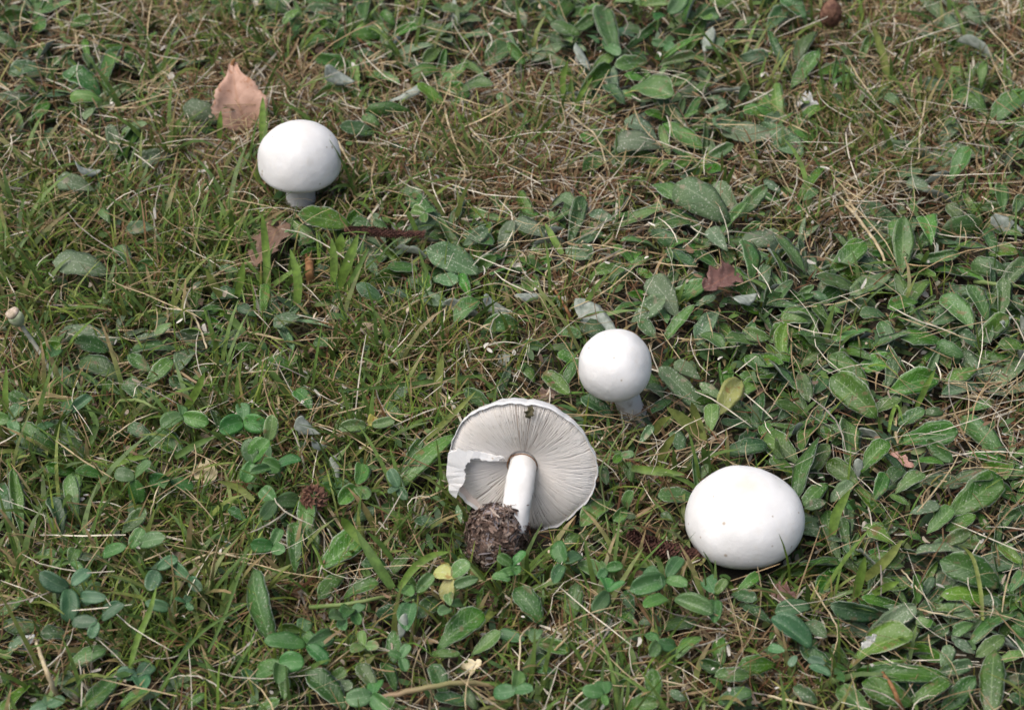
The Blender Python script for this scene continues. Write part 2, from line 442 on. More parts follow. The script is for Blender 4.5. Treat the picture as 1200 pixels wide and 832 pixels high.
# ------------------------------------------------------------------ leaf meshes
def leaf_mesh(mats, kind='hawk', var=0, nx=11, ny=6):
    rr = random.Random(1000 + var * 17 + hash_kind(kind))
    if kind == 'hawk':
        pa, pb = rr.uniform(0.6, 1.15), rr.uniform(0.36, 0.78)
    elif kind == 'clover':
        pa, pb = rr.uniform(0.5, 0.62), rr.uniform(0.36, 0.46)
    elif kind == 'birch':
        pa, pb = 0.40, 0.62
    else:
        pa, pb = rr.uniform(0.4, 0.6), rr.uniform(0.4, 0.7)
    prof = (lambda t: float(np.interp(t, [0, .06, .14, .3, .45, .6, .7, .78, .85, .92, 1], [.3, .6, .83, 1, .97, .8, .62, .43, .27, .19, .15]))) if kind == 'birch' else lambda t: (max(t, 1e-4) ** pa) * (max(1 - t, 0) ** pb)
    mx = max(prof(i / 60) for i in range(61))
    cup = rr.uniform(0.05, 0.32) * (1 if rr.random() < 0.75 else -0.6)
    arch = rr.uniform(0.0, 0.17)
    droop = rr.uniform(-0.16, 0.10)
    twist = rr.uniform(-1.0, 1.0)
    bendy = rr.uniform(-0.09, 0.09)
    ph = rr.uniform(0, 6)
    if kind == 'clover': cup, arch, droop, twist = rr.uniform(0.15, 0.7), rr.uniform(0, .08), rr.uniform(-.12, .04), rr.uniform(-.4, .4)
    if kind in ('birch', 'scrap'):
        nx, ny = 26, 8
        cup, arch = (0.55, 0.10) if kind == 'birch' else (rr.uniform(.1, .3), .08)
    th = 0.006
    top, uvs = [], []
    for i in range(nx + 1):
        t = i / nx
        te = 0.012 + 0.986 * t
        w = prof(te) / mx
        if kind == 'hawk': w = max(w, 0.07 * (1 - t)) * (1 + 0.05 * math.sin(t * 19 + ph) + 0.03 * math.sin(t * 37 + 2 * ph))
        if kind == 'birch':
            w = w * (1 + 0.035 * (1 if i % 2 else -1)) if 0 < i < nx - 5 else w
            w *= 1 + 0.05 * math.sin(t * 21)
        if kind == 'scrap':
            w = w * (1 + 0.28 * math.sin(t * 17 + ph) + 0.12 * math.sin(t * 41 + ph))
        for j in range(ny + 1):
            s = -1 + 2 * j / ny
            y = s * 0.5 * w
            z = cup * (abs(s) ** 1.5) * w * 0.35 + arch * 4 * t * (1 - t) + droop * t ** 3
            z += 0.016 * math.sin(t * 13 + ph + s * 2.0) * abs(s) + 0.010 * math.sin(t * 7 + ph * 2 + s * 3)
            if kind in ('birch', 'scrap'): z += 0.02 * math.sin(t * 9 + s * 4 + ph) + 0.012 * math.sin(t * 23 - s * 7)
            z += twist * t * y * 0.35
            top.append((t, y + bendy * math.sin(math.pi * t), z))
            uvs.append((t, 0.5 + 0.5 * s))
    n = len(top)
    bot = [(x, y, z - th * (0.4 + 0.6 * math.sin(math.pi * min(1, max(0, x))))) for x, y, z in top]
    faces, mi = [], []
    S = ny + 1
    for i in range(nx):
        for j in range(ny):
            a = i * S + j
            faces.append((a, a + S, a + S + 1, a + 1)); mi.append(0)
            faces.append((n + a, n + a + 1, n + a + S + 1, n + a + S)); mi.append(1)
    for i in range(nx):
        a = i * S
        faces.append((a, n + a, n + a + S, a + S)); mi.append(1)
        a = i * S + ny
        faces.append((a, a + S, n + a + S, n + a)); mi.append(1)
    for j in range(ny):
        a = nx * S + j
        faces.append((a, n + a, n + a + 1, a + 1)); mi.append(1)
        faces.append((j, j + 1, n + j + 1, n + j)); mi.append(1)
    return mesh_from(top + bot, faces, mats, kind + '_leaf', midx=mi, uvs=uvs + uvs)

def hash_kind(k): return sum(ord(c) for c in k)

NV = 20
LEAF = {}
for mk in ('hawk', 'dark', 'grey', 'light', 'yellow'):
    LEAF[mk] = [leaf_mesh([M[mk], UNDER if mk in ('hawk', 'dark', 'grey') else M[mk]], 'hawk', v) for v in range(NV)]
for mk in ('clover', 'medick'):
    LEAF[mk] = [leaf_mesh([M[mk], M[mk]], 'clover', v) for v in range(6)]
LEAF['lightclover'] = [leaf_mesh([M['light'], M['light']], 'clover', v) for v in range(4)]
LEAF['yellowclover'] = [leaf_mesh([M['yellow'], M['yellow']], 'clover', v) for v in range(4)]

def leaf_matrix(B, T, width, roll=0.0, flip=False, face_cam=0.0):
    X = T - B
    L = X.length
    X = X / L
    ref = Vector((0, -0.35 - face_cam, 1.0)).normalized()
    Y = ref.cross(X)
    if Y.length < 0.05: Y = Vector((1, 0, 0))
    Y.normalize()
    Z = X.cross(Y)
    m = Matrix((X, Y, Z)).transposed()
    rot = Quaternion(X, roll + (math.pi if flip else 0)).to_matrix()
    m = rot @ m
    return Matrix.Translation(B) @ m.to_4x4() @ Matrix.Diagonal((L, width, L, 1)), L

def vis(Yax, p):
    v = (p - CAM).normalized()
    return max(0.6, math.sqrt(max(0, 1 - Yax.dot(v) ** 2)))

def leaf_from_px(bx, by, tx, ty, wpx, z0=None, rise=None, flip=False, roll=None, face_cam=0.0, maxw=None):
    z0 = random.uniform(0.010, 0.019) if z0 is None else z0
    B = at(bx, by, z0); B.z += float(gz(B.x, B.y)) * 0.5
    T0 = at(tx, ty, z0)
    l0 = (T0 - B).length
    if rise is None:
        up = 1.0 if ty < by - 4 else 0.65
        rise = min(0.40 * l0 * up, 0.020) * random.uniform(0.35, 1.0)
    T = at(tx, ty, z0 + rise)
    if (T - B).length > 0.085:
        T = at(tx, ty, z0 + rise * 0.4)
    roll = random.gauss(0, 0.33) if roll is None else roll
    m, L = leaf_matrix(B, T, 1.0, roll, flip, face_cam)
    Y = (m.to_3x3() @ Vector((0, 1, 0))).normalized()
    mid = (B + T) / 2
    width = wpx * depth(mid) / FPX / vis(Y, mid)
    m, L = leaf_matrix(B, T, max(0.005, min(width, L * (0.48 if maxw is None else maxw))), roll, flip, face_cam)
    return m, B, T, width

# ------------------------------------------------------------------ hawkweed leaves seen in the photograph
# region (row, column of a 4 x 4 division), then base x, y, tip x, y, width, material
HW = {
'00': [(455,440,300,330,100,'d'),(470,465,330,445,45,'l'),(500,440,575,225,85,'h'),(440,330,390,250,60,'h'),(480,510,395,550,50,'g'),
       (340,120,430,90,55,'h'),(560,740,520,590,60,'g'),(590,610,695,590,65,'g'),(780,730,650,760,85,'g'),(1000,545,865,490,120,'g'),
       (475,790,345,770,65,'gu'),(110,450,-10,465,50,'g'),(240,220,190,290,70,'h'),(180,330,40,340,80,'d'),(330,440,220,470,70,'d'),(640,600,560,720,70,'h'),(60,220,-10,170,60,'h')],
'01': [(530,-20,515,105,90,'h'),(380,5,215,25,60,'h'),(360,130,265,115,50,'h'),(450,375,318,318,60,'gu'),(855,325,730,350,60,'h'),(860,230,775,310,80,'h'),
       (985,300,1060,355,70,'l'),(975,440,1115,395,90,'h'),(870,485,750,400,70,'l'),(705,510,515,515,50,'h'),(640,460,780,385,38,'gu'),(1210,220,1080,290,95,'h'),
       (920,490,1000,440,50,'h'),(510,610,385,600,130,'d'),(560,570,500,540,60,'h'),(150,60,40,-10,80,'h'),(130,110,200,40,60,'h'),(640,110,590,50,60,'h'),(1090,160,1150,90,60,'h'),(870,170,930,100,60,'g'),(1180,500,1130,440,70,'h'),(960,60,870,40,60,'h')],
'02': [(290,155,180,110,80,'d'),(300,130,385,75,70,'h'),(515,290,440,45,110,'h'),(360,315,305,195,55,'gu'),(620,290,480,315,80,'h'),(565,430,760,460,95,'l'),(565,450,495,440,75,'l'),
       (715,270,895,155,45,'l'),(905,240,940,130,60,'gu'),(705,300,865,262,42,'h'),(1060,60,925,-5,80,'h'),(1125,90,1050,140,60,'h'),(1030,180,1190,190,85,'d'),(1075,275,1195,255,75,'d'),
       (690,700,485,655,80,'g'),(655,640,530,560,100,'g'),(735,720,700,595,60,'h'),(885,690,705,590,90,'h'),(565,740,445,750,80,'g'),(690,770,565,715,70,'h'),(680,825,745,740,50,'h'),
       (1040,620,1215,650,150,'g'),(930,520,1015,500,60,'g'),(1110,405,1055,470,50,'l'),(870,420,935,385,50,'h'),(470,345,475,425,80,'g'),(40,280,-20,200,100,'l'),(60,120,20,40,60,'g'),(860,30,820,120,100,'h'),(740,130,880,60,80,'h'),(600,160,520,130,80,'d'),(520,480,430,400,80,'d'),(840,760,760,800,70,'h'),(900,640,960,720,70,'g')],
'03': [(90,330,5,150,50,'d'),(140,285,210,140,90,'h'),(115,405,240,250,90,'h'),(300,390,322,285,38,'l'),(310,395,405,350,50,'l'),(20,120,90,40,120,'d'),(615,505,555,440,60,'h'),(500,480,575,415,28,'l'),
       (1020,540,865,410,130,'h'),(1070,545,1215,420,130,'h'),(1000,410,1012,285,50,'l'),(840,320,935,360,60,'h'),(-5,610,150,715,130,'g'),(870,815,935,690,120,'l'),(610,825,725,800,60,'g'),(60,560,-20,590,60,'g'),(150,60,60,-20,90,'d'),(980,90,920,30,70,'g'),(1160,640,1210,600,90,'l'),(800,600,880,560,50,'h')],
'10': [(485,440,245,395,140,'g'),(600,400,545,320,60,'h'),(700,395,640,420,50,'l'),(505,195,470,145,50,'h'),(930,730,830,740,55,'h'),(720,745,805,685,60,'l'),(640,755,730,740,40,'g'),(775,810,625,790,150,'h'),
       (465,800,345,765,100,'d'),(1075,785,972,785,70,'g'),(1175,795,1095,800,60,'h'),(1130,565,990,545,80,'h'),(400,45,265,15,100,'g'),(1100,440,1025,430,90,'h'),(690,230,590,240,70,'g'),(1010,620,930,640,60,'h'),(1180,640,1110,600,100,'d')],
'11': [(375,215,185,185,135,'h'),(30,650,45,490,70,'l'),(190,275,130,260,60,'h'),(985,420,805,330,150,'g'),(725,430,608,435,115,'h'),(690,560,590,530,110,'d'),(560,450,520,400,60,'g'),(885,585,780,560,80,'g'),
       (1005,565,955,450,55,'l'),(1045,640,885,585,90,'gu'),(940,685,1045,570,100,'l'),(1195,630,1060,565,80,'gu'),(1195,705,1070,690,100,'h'),(530,245,450,210,65,'h'),(600,235,550,200,60,'h'),(345,790,270,770,70,'h'),(205,660,85,690,70,'g'),(1000,300,1090,240,90,'g'),(700,60,770,90,90,'g'),(860,480,950,500,90,'g'),(560,560,470,500,90,'d'),(280,300,200,330,80,'h'),(1150,330,1200,200,80,'g'),(1000,260,1110,330,90,'d'),(780,520,700,480,80,'d')],
'12': [(965,175,770,25,180,'g'),(1055,170,950,30,110,'g'),(1065,185,1195,40,95,'h'),(845,240,640,235,95,'h'),(1000,345,925,240,90,'g'),(1115,490,1100,285,125,'l'),(115,265,0,195,100,'g'),(455,200,355,175,120,'g'),
       (470,480,525,410,70,'h'),(755,640,640,470,150,'g'),(600,650,720,555,120,'g'),(730,755,855,595,66,'l'),(225,740,330,748,62,'l'),(125,800,55,770,80,'h'),(300,805,175,815,60,'h'),(330,690,425,745,110,'d'),
       (480,740,295,570,135,'gu'),(955,660,870,765,100,'g'),(1110,785,1000,750,110,'h'),(1180,750,1080,715,100,'h'),(900,765,1000,805,100,'h'),(150,560,40,560,60,'gu'),(1120,560,1040,560,80,'gu'),(880,600,960,560,100,'g'),(300,140,230,80,80,'g'),(870,480,780,520,100,'d'),(760,380,860,420,80,'d'),(680,60,760,110,90,'h'),(330,380,250,340,80,'g'),(660,740,600,660,80,'d')],
'13': [(160,445,20,280,140,'h'),(85,500,-10,340,120,'h'),(300,440,450,295,130,'h'),(375,525,215,480,100,'h'),(622,440,630,190,112,'l'),(760,295,735,170,105,'l'),(1100,165,1092,35,90,'l'),(855,330,1035,350,90,'h'),
       (1045,375,1175,350,80,'h'),(1085,440,955,400,100,'d'),(1200,470,1085,420,100,'d'),(935,690,815,550,130,'l'),(1025,665,935,505,110,'h'),(565,470,375,565,100,'g'),(525,430,400,395,100,'d'),(665,600,560,610,80,'h'),
       (730,520,640,595,90,'h'),(130,730,10,760,100,'h'),(200,850,180,738,82,'h'),(310,800,220,775,90,'g'),(515,805,375,800,120,'h'),(570,790,530,665,100,'h'),(765,770,605,735,140,'h'),(885,825,790,775,110,'l'),
       (195,675,65,635,110,'h'),(335,640,280,615,80,'l'),(745,425,695,360,42,'h'),(1185,255,1045,185,60,'gu'),(1150,650,1090,715,40,'gu'),(1200,730,1190,645,40,'gu'),(1075,680,1090,475,50,'d'),(900,200,840,120,110,'h'),(740,60,650,20,100,'g'),(180,100,230,60,60,'h'),(40,60,-20,10,90,'g'),(1180,800,1080,780,90,'h'),(960,780,900,720,90,'d'),(520,660,430,640,90,'d'),(1180,600,1120,560,90,'d'),(260,570,200,540,100,'d'),(1160,160,1200,80,90,'d')],
'20': [(565,180,495,125,60,'h'),(650,210,585,125,105,'h'),(725,205,640,150,70,'h'),(525,100,375,15,140,'d'),(700,120,805,15,90,'h'),(470,155,365,80,42,'d'),(230,445,85,330,140,'h'),(215,475,70,390,52,'d'),
       (375,465,235,325,140,'d'),(125,245,40,180,110,'h'),(100,830,55,545,75,'h'),(50,770,-30,600,120,'d'),(365,760,320,555,95,'h'),(835,465,705,385,120,'h'),(580,825,685,720,90,'h'),(330,130,270,60,90,'h'),(680,60,600,0,110,'h'),(900,160,790,110,90,'d'),(690,380,600,330,90,'d'),(290,830,240,660,90,'d'),(1040,360,990,260,70,'h'),(1180,330,1110,290,80,'d'),(1130,760,1070,720,70,'d'),(700,530,630,470,70,'h')],
'21': [(690,605,925,375,122,'l'),(695,510,775,395,70,'h'),(235,850,245,605,112,'h'),(275,350,195,295,80,'gu'),(240,240,185,160,80,'h'),(1075,235,975,155,90,'h'),(320,420,265,390,50,'gu'),(150,60,60,20,70,'h'),(660,200,720,140,70,'g'),(680,300,590,240,60,'h'),(1130,200,1180,60,60,'g'),(380,580,360,470,45,'gu'),(700,660,640,560,60,'g'),(840,790,740,780,90,'d'),(130,760,200,720,80,'d'),(480,760,560,720,80,'d'),(560,540,480,510,60,'h'),(960,780,950,700,40,'g')],
'22': [(895,255,690,60,110,'g'),(875,110,760,35,80,'g'),(925,355,935,225,98,'l'),(965,280,1075,115,120,'y'),(830,675,680,665,112,'h'),(862,650,850,435,50,'h'),(250,170,155,85,90,'h'),(240,160,298,35,62,'h'),
       (100,125,35,40,62,'h'),(440,275,325,200,120,'d'),(880,570,925,515,60,'h'),(440,720,325,785,100,'l'),(300,40,215,-10,90,'h'),(1185,95,1095,5,120,'d'),(1050,455,1195,415,150,'d'),(700,200,640,130,90,'d'),(720,230,660,290,80,'d'),(770,380,780,450,85,'g'),(960,190,880,130,80,'g'),(620,90,690,170,60,'h'),(600,410,660,330,50,'g'),(560,590,540,500,60,'l'),(440,590,420,520,60,'h'),(740,780,700,740,100,'d'),(1195,390,1160,330,80,'h')],
'23': [(135,505,-15,360,122,'h'),(145,645,240,385,112,'h'),(452,170,282,0,92,'h'),(430,85,605,5,112,'l'),(475,265,295,95,175,'h'),(370,495,360,305,150,'h'),(385,575,275,490,120,'h'),(448,535,565,405,90,'h'),
       (500,665,550,555,90,'h'),(615,635,725,540,100,'h'),(615,405,895,365,122,'h'),(835,475,745,400,100,'h'),(730,500,825,512,80,'l'),(840,610,1058,575,58,'h'),(880,725,1090,575,175,'h'),(755,825,865,715,90,'l'),
       (870,805,975,760,120,'h'),(1120,565,1205,540,100,'h'),(1120,770,1205,715,130,'h'),(640,695,565,660,80,'h'),(675,740,805,708,70,'g'),(625,165,805,105,140,'h'),(855,155,965,45,120,'h'),(500,265,625,205,90,'h'),
       (640,305,735,255,120,'h'),(750,275,825,265,90,'d'),(95,135,-5,35,150,'d'),(470,805,545,790,100,'h'),(408,575,420,488,38,'gu'),(550,170,590,10,70,'d'),(250,690,165,725,60,'g'),(180,200,150,90,100,'h'),(230,170,270,100,80,'h'),(60,300,120,240,90,'d'),(300,400,250,330,100,'d'),(950,260,1050,230,60,'l'),(560,600,620,520,90,'d'),(80,540,10,480,110,'d'),(320,660,400,600,90,'g'),(270,610,180,690,80,'h')],
'30': [(10,840,155,705,112,'h'),(385,840,545,675,112,'h'),(-5,390,105,305,55,'h'),(35,590,125,480,95,'g'),(365,610,495,535,110,'l'),(268,705,365,692,42,'g'),(355,775,290,645,100,'d'),(600,790,700,730,90,'l'),(470,120,350,110,60,'d'),(190,110,270,90,60,'l'),(1190,690,1130,640,80,'d'),(140,440,10,430,90,'d'),(900,800,960,750,60,'h'),(560,600,520,540,60,'d'),(540,680,640,650,80,'h'),(300,490,190,470,110,'d')],
'31': [(70,475,-20,170,152,'h'),(182,160,180,-45,98,'h'),(305,155,495,15,115,'h'),(435,285,568,230,92,'h'),(640,175,718,95,80,'h'),(870,525,1065,375,130,'h'),(1045,535,1150,465,112,'l'),(1048,335,1062,248,62,'h'),
       (650,570,650,462,92,'h'),(640,705,590,610,90,'h'),(545,700,480,615,95,'h'),(348,695,425,640,80,'l'),(405,810,245,635,92,'d'),(15,825,115,785,70,'h'),(488,655,555,568,46,'y'),(745,300,688,312,50,'h'),(678,475,697,383,42,'gu'),
       (875,730,825,615,130,'d'),(595,835,645,770,80,'h'),(400,200,290,310,70,'h'),(750,250,700,190,100,'h'),(600,160,500,140,80,'d'),(220,450,100,450,60,'h'),(280,60,250,-20,80,'d'),(820,320,760,400,120,'d'),(960,790,830,780,120,'d'),(1020,800,980,740,70,'h'),(130,760,130,650,60,'l'),(680,360,560,380,90,'d'),(390,700,450,740,80,'g'),(830,560,960,570,50,'h')],
'32': [(290,385,302,235,92,'h'),(575,435,480,368,80,'h'),(425,185,305,145,92,'l'),(105,385,15,255,135,'h'),(775,585,878,475,100,'l'),(980,600,970,485,92,'h'),(1055,275,1165,185,62,'l'),(668,790,660,635,112,'h'),
       (535,840,695,795,90,'h'),(1005,785,1125,738,112,'h'),(1105,670,945,680,90,'h'),(1195,620,1065,625,110,'h'),(500,600,480,515,80,'l'),(795,770,735,740,60,'g'),(295,840,395,765,80,'h'),(130,560,190,480,80,'d'),(80,620,170,590,90,'d'),(560,360,520,280,100,'d'),(620,420,700,400,90,'d'),(740,440,860,420,100,'d'),(1060,290,1150,310,90,'d'),(260,60,310,0,70,'h'),(970,640,880,600,80,'d'),(180,650,120,640,80,'d'),(580,720,500,700,90,'d'),(1180,400,1080,350,90,'d'),(340,480,330,400,60,'h')],
'33': [(178,515,15,400,130,'c'),(165,350,35,370,82,'c'),(545,375,290,335,92,'d'),(465,485,705,335,112,'g'),(412,625,690,492,122,'l'),(445,655,832,672,108,'h'),(655,805,440,700,122,'h'),(675,795,850,685,102,'h'),
       (825,830,968,675,125,'h'),(1045,860,1060,548,128,'h'),(955,535,1150,360,112,'h'),(985,575,1105,490,90,'h'),(1095,605,1215,555,78,'l'),(1125,692,1210,680,62,'h'),(1055,240,815,130,160,'h'),(865,95,690,115,125,'g'),
       (835,45,955,-5,80,'l'),(895,55,1020,68,52,'l'),(775,355,955,340,82,'h'),(880,265,1005,260,80,'d'),(1145,260,1205,175,80,'l'),(475,840,325,725,102,'l'),(262,625,145,540,120,'d'),(838,645,955,612,100,'g'),(818,625,855,525,82,'g'),
       (962,565,875,508,60,'g'),(195,440,275,490,120,'d'),(470,475,385,430,80,'d'),(700,295,690,195,90,'h'),(740,275,772,205,60,'d'),(400,110,360,60,90,'d'),(560,40,460,-10,80,'l'),(700,20,640,0,90,'h'),(1160,130,1080,60,100,'h'),(1190,330,1130,300,80,'h'),(1190,480,1140,440,80,'h'),(760,440,700,400,80,'l'),(720,700,600,750,100,'d'),(940,440,870,470,80,'l'),(1200,790,1130,760,90,'d'),(760,800,800,740,80,'d'),(200,780,120,720,110,'d'),(1080,340,1000,310,90,'d')],
}
KEY = {'h': 'hawk', 'd': 'dark', 'g': 'grey', 'l': 'light', 'y': 'yellow', 'c': 'medick'}
leaves = []       # dicts: mesh, matrix, base, tip
for reg, lst in HW.items():
    for (bx, by, tx, ty, w, fl) in lst:
        b_ = q(reg, bx, by); t_ = q(reg, tx, ty)
        flip = 'u' in fl
        rise = None
        if flip: rise = 0.012
        # the stalk end usually runs on under its neighbours: give a short, wide stretch its full lance-shaped length
        lp = math.hypot(t_[0] - b_[0], (t_[1] - b_[1]) * 1.35)
        ex = max(0.10, min(0.35, (w / 4.0) / 0.5 / max(lp, 1) - 1))
        b_ = (b_[0] + (b_[0] - t_[0]) * ex, b_[1] + (b_[1] - t_[1]) * ex)
        m, B, T, wd = leaf_from_px(*b_, *t_, w / 4.0 * random.uniform(.78, 1.02), rise=rise, flip=flip)
        k = KEY[fl[0]]
        leaves.append(dict(me=random.choice(LEAF[k]), m=m, B=B, T=T, w=wd, k=k))

# procedural rosettes just outside the frame, so that the lawn goes on
def in_frame(p, pad=0):
    v = p - CAM
    d = v.dot(FWD)
    px = 600 + v.x / d * FPX; py = 416 - v.dot(UPV) / d * FPX
    return -pad < px < 1200 + pad and -pad < py < 832 + pad

def cluster(items, rad, nmax):
    out = []
    for it in items:
        best = None
        for c in out:
            if len(c) >= nmax: continue
            d = (c[0]['B'] - it['B']).length
            if d < rad and (best is None or d < best[0]): best = (d, c)
        if best: best[1].append(it)
        else: out.append([it])
    return out

def leafsize(c):
    L = max((i['T'] - i['B']).length for i in c)
    return 'long-leaved' if L > 0.052 else ('short-leaved' if L < 0.036 else 'mid-sized')

LOOK = {'hawk': 'dark green', 'dark': 'deep green', 'grey': 'dusty grey-green', 'light': 'fresh green', 'yellow': 'yellowing', 'medick': 'blue-green'}
for c in cluster(leaves, 0.042, 7):
    base = sum((i['B'] for i in c), Vector()) / len(c)
    base.z = float(gz(base.x, base.y))
    root = empty('hawkweed_rosette', base)
    ks = [i['k'] for i in c]
    look = LOOK[max(set(ks), key=ks.count)]
    tag(root, place_label('%s %s hawkweed with %s' % (leafsize(c), look, NUMW[len(c)]), base), 'plant', 'hawkweed plants in the turf')
    for i in c:
        link('leaf', i['me'], root, i['m'])

HZ = [(1030, 420, 180, 130, 32), (1070, 690, 140, 130, 24), (1000, 290, 190, 60, 13), (800, 160, 130, 60, 12), (760, 40, 160, 50, 10), (560, 70, 150, 65, 14), (90, 100, 110, 70, 10),
      (640, 310, 140, 60, 11), (940, 60, 90, 60, 3), (1150, 150, 60, 90, 3), (850, 420, 90, 60, 6), (330, 30, 110, 30, 6), (430, 330, 120, 50, 6), (1110, 70, 80, 60, 6), (230, 370, 120, 60, 4)]
spots_ = []
for (cx, cy, rx, ry, nn) in HZ:
    for _ in range(nn):
        px = cx + random.uniform(-1, 1) * rx; py = cy + random.uniform(-1, 1) * ry
        spots_.append(at(px, py, 0.0))
MUSH = [at(353, 246), at(745, 497), at(873, 640), at(600, 620), at(611, 590)]
spots_ = [p for p in spots_ if min((p - f).length for f in MUSH) > 0.048]
for k in range(60 + len(spots_)):
    for _ in range(200):
        p = Vector((random.uniform(-0.80, 0.80), random.uniform(-0.56, 0.80), 0))
        if not in_frame(p, 40): break
    if k < len(spots_): p = spots_[k].copy()
    p.z = float(gz(p.x, p.y))
    root = empty('hawkweed_rosette', p)
    n = random.randint(4, 7)
    look = random.choice(['hawk', 'hawk', 'hawk', 'dark', 'light', 'grey'])
    size_ = 'low small-leaved'
    a0 = random.uniform(0, 6.28)
    for j in range(n):
        a = a0 + j * 6.283 / n + random.uniform(-.3, .3)
        L = random.uniform(0.013, 0.036)
        B = p + Vector((random.uniform(-.003, .003), random.uniform(-.003, .003), 0.005))
        T = B + Vector((math.cos(a) * L, math.sin(a) * L, random.uniform(0.002, 0.016)))
        m, _l = leaf_matrix(B, T, L * random.uniform(0.17, 0.36), random.gauss(0, .4))
        link('leaf', random.choice(LEAF[look]), root, m)
        leaves.append(dict(B=B, T=T, w=0.015, k=look, fill=1))
    tag(root, place_label('small %s hawkweed with %s' % (LOOK[look], NUMW[n]), p), 'plant', 'hawkweed plants in the turf')

# ------------------------------------------------------------------ clover
def tube_mesh(pts, radii, mats, sides=6, name='tube', rough=0.0):
    pts = [Vector(p) for p in pts]
    verts, faces = [], []
    n = len(pts)
    prev = None
    for i, p in enumerate(pts):
        d = (pts[min(i + 1, n - 1)] - pts[max(i - 1, 0)]).normalized()
        if prev is None:
            a = d.cross(Vector((0.2, 0.3, 1))).normalized()
        else:
            a = (prev - d * prev.dot(d)).normalized()
        prev = a
        b = d.cross(a)
        r = radii[i] if hasattr(radii, '__len__') else radii
        for s in range(sides):
            an = 2 * math.pi * s / sides
            verts.append(p + (a * math.cos(an) + b * math.sin(an)) * r)
    for i in range(n - 1):
        for s in range(sides):
            s2 = (s + 1) % sides
            faces.append((i * sides + s, i * sides + s2, (i + 1) * sides + s2, (i + 1) * sides + s))
    faces.append(tuple(reversed(range(sides))))
    faces.append(tuple((n - 1) * sides + s for s in range(sides)))
    if rough:
        verts = [v + noise.noise_vector(v * 120) * rough + noise.noise_vector(v * 420) * rough * .35 for v in verts]
    return mesh_from(verts, faces, mats, name)

def spline(pts, n):
    pts = [Vector(p) for p in pts]
    if len(pts) == 2: return [pts[0].lerp(pts[1], i / (n - 1)) for i in range(n)]
    out = []
    m = len(pts) - 1
    for i in range(n):
        u = i / (n - 1) * m
        k = min(int(u), m - 1); t = u - k
        p0 = pts[max(k - 1, 0)]; p1 = pts[k]; p2 = pts[k + 1]; p3 = pts[min(k + 2, m)]
        out.append(0.5 * ((2 * p1) + (p2 - p0) * t + (2 * p0 - 5 * p1 + 4 * p2 - p3) * t * t + (3 * p1 - p0 - 3 * p2 + p3) * t ** 3))
    return out

# leaflet centre x, y and radius (4x), 'c' clover, 'm' blue-green, 'l' fresh, 'y' yellow
CL = {
'02': [(770,20,60,'c'),(745,75,50,'c'),(690,100,35,'c'),(690,40,38,'l')],
'10': [(285,750,60,'l'),(250,810,55,'l')],
'11': [(760,160,32,'l')],
'20': [(335,245,52,'c'),(395,240,36,'m'),(800,325,45,'c'),(920,290,52,'l'),(850,240,36,'c'),(640,625,48,'c'),(670,550,44,'c'),(585,560,45,'c'),(855,595,44,'c'),(270,540,42,'l'),(1180,460,55,'c'),(1165,565,48,'c'),(740,582,40,'c'),(5,300,40,'c'),(250,10,45,'c')],
'21': [(20,460,58,'c'),(75,520,45,'c'),(170,500,40,'c'),(10,555,34,'c'),(60,650,50,'c'),(155,670,50,'c'),(55,735,52,'c'),(425,660,50,'l'),(500,655,46,'l'),(490,540,50,'l'),(440,350,44,'l'),(545,320,40,'y'),(610,320,36,'l'),(70,330,40,'l'),(690,650,30,'m'),(650,590,34,'m')],
'22': [(550,695,46,'l'),(525,745,46,'l'),(490,450,34,'h')],
'23': [(380,725,24,'c'),(415,722,20,'c')],
'30': [(390,190,40,'m'),(250,240,52,'m'),(320,360,62,'m'),(545,380,38,'m'),(385,425,44,'m'),(440,450,38,'m'),(510,345,34,'m'),(710,160,42,'m'),(710,220,46,'m'),(790,130,42,'m'),(850,190,42,'m'),(920,262,40,'m'),(750,330,38,'m'),(905,220,32,'m'),(880,310,26,'m'),(725,45,48,'c'),(640,40,44,'l'),(520,80,42,'c'),(260,800,40,'m'),(180,825,38,'m'),(420,290,44,'m')],
'31': [(380,405,50,'c'),(430,355,52,'c'),(412,452,32,'c'),(480,360,34,'c'),(310,490,55,'c'),(290,565,48,'c'),(115,530,62,'c'),(160,600,60,'c'),(60,630,65,'c'),(880,385,42,'c'),(950,330,32,'c'),(905,310,34,'l'),(690,610,30,'c'),(478,555,36,'l'),(1170,740,55,'c'),(1150,210,38,'c'),(1195,190,34,'c'),(885,200,52,'y'),(905,250,46,'y'),(960,170,46,'l'),(970,220,38,'c'),(30,70,45,'c'),(800,220,40,'c')],
'32': [(228,100,48,'c'),(212,195,44,'c'),(297,130,40,'c'),(625,245,70,'c'),(770,165,48,'c'),(772,245,50,'c'),(660,345,54,'c'),(660,205,50,'c'),(875,355,64,'c'),(950,390,48,'c'),(930,230,48,'m'),(440,250,40,'c'),(500,250,28,'c'),(410,330,52,'c'),(480,170,34,'c'),(430,720,50,'c'),(50,740,44,'c'),(435,790,24,'c'),(10,180,36,'c'),(985,245,30,'l')],
'33': [(338,640,34,'c'),(342,705,34,'c'),(230,660,36,'m'),(235,610,30,'m'),(30,540,28,'m')],
}
CK = {'c': 'clover', 'm': 'medick', 'l': 'lightclover', 'y': 'yellowclover', 'h': 'lightclover'}
CLOOK = {'clover': 'dark', 'medick': 'blue-green', 'lightclover': 'fresh green', 'yellowclover': 'yellowing'}
clov = []
for reg, lst in CL.items():
    for (x, y, r, fl) in lst:
        px, py = q(reg, x, y)
        z = random.uniform(0.022, 0.034)
        p = at(px, py, z)
        clov.append(dict(B=p, r=r / 4.0 * depth(p) / FPX * 1.12, k=CK[fl]))
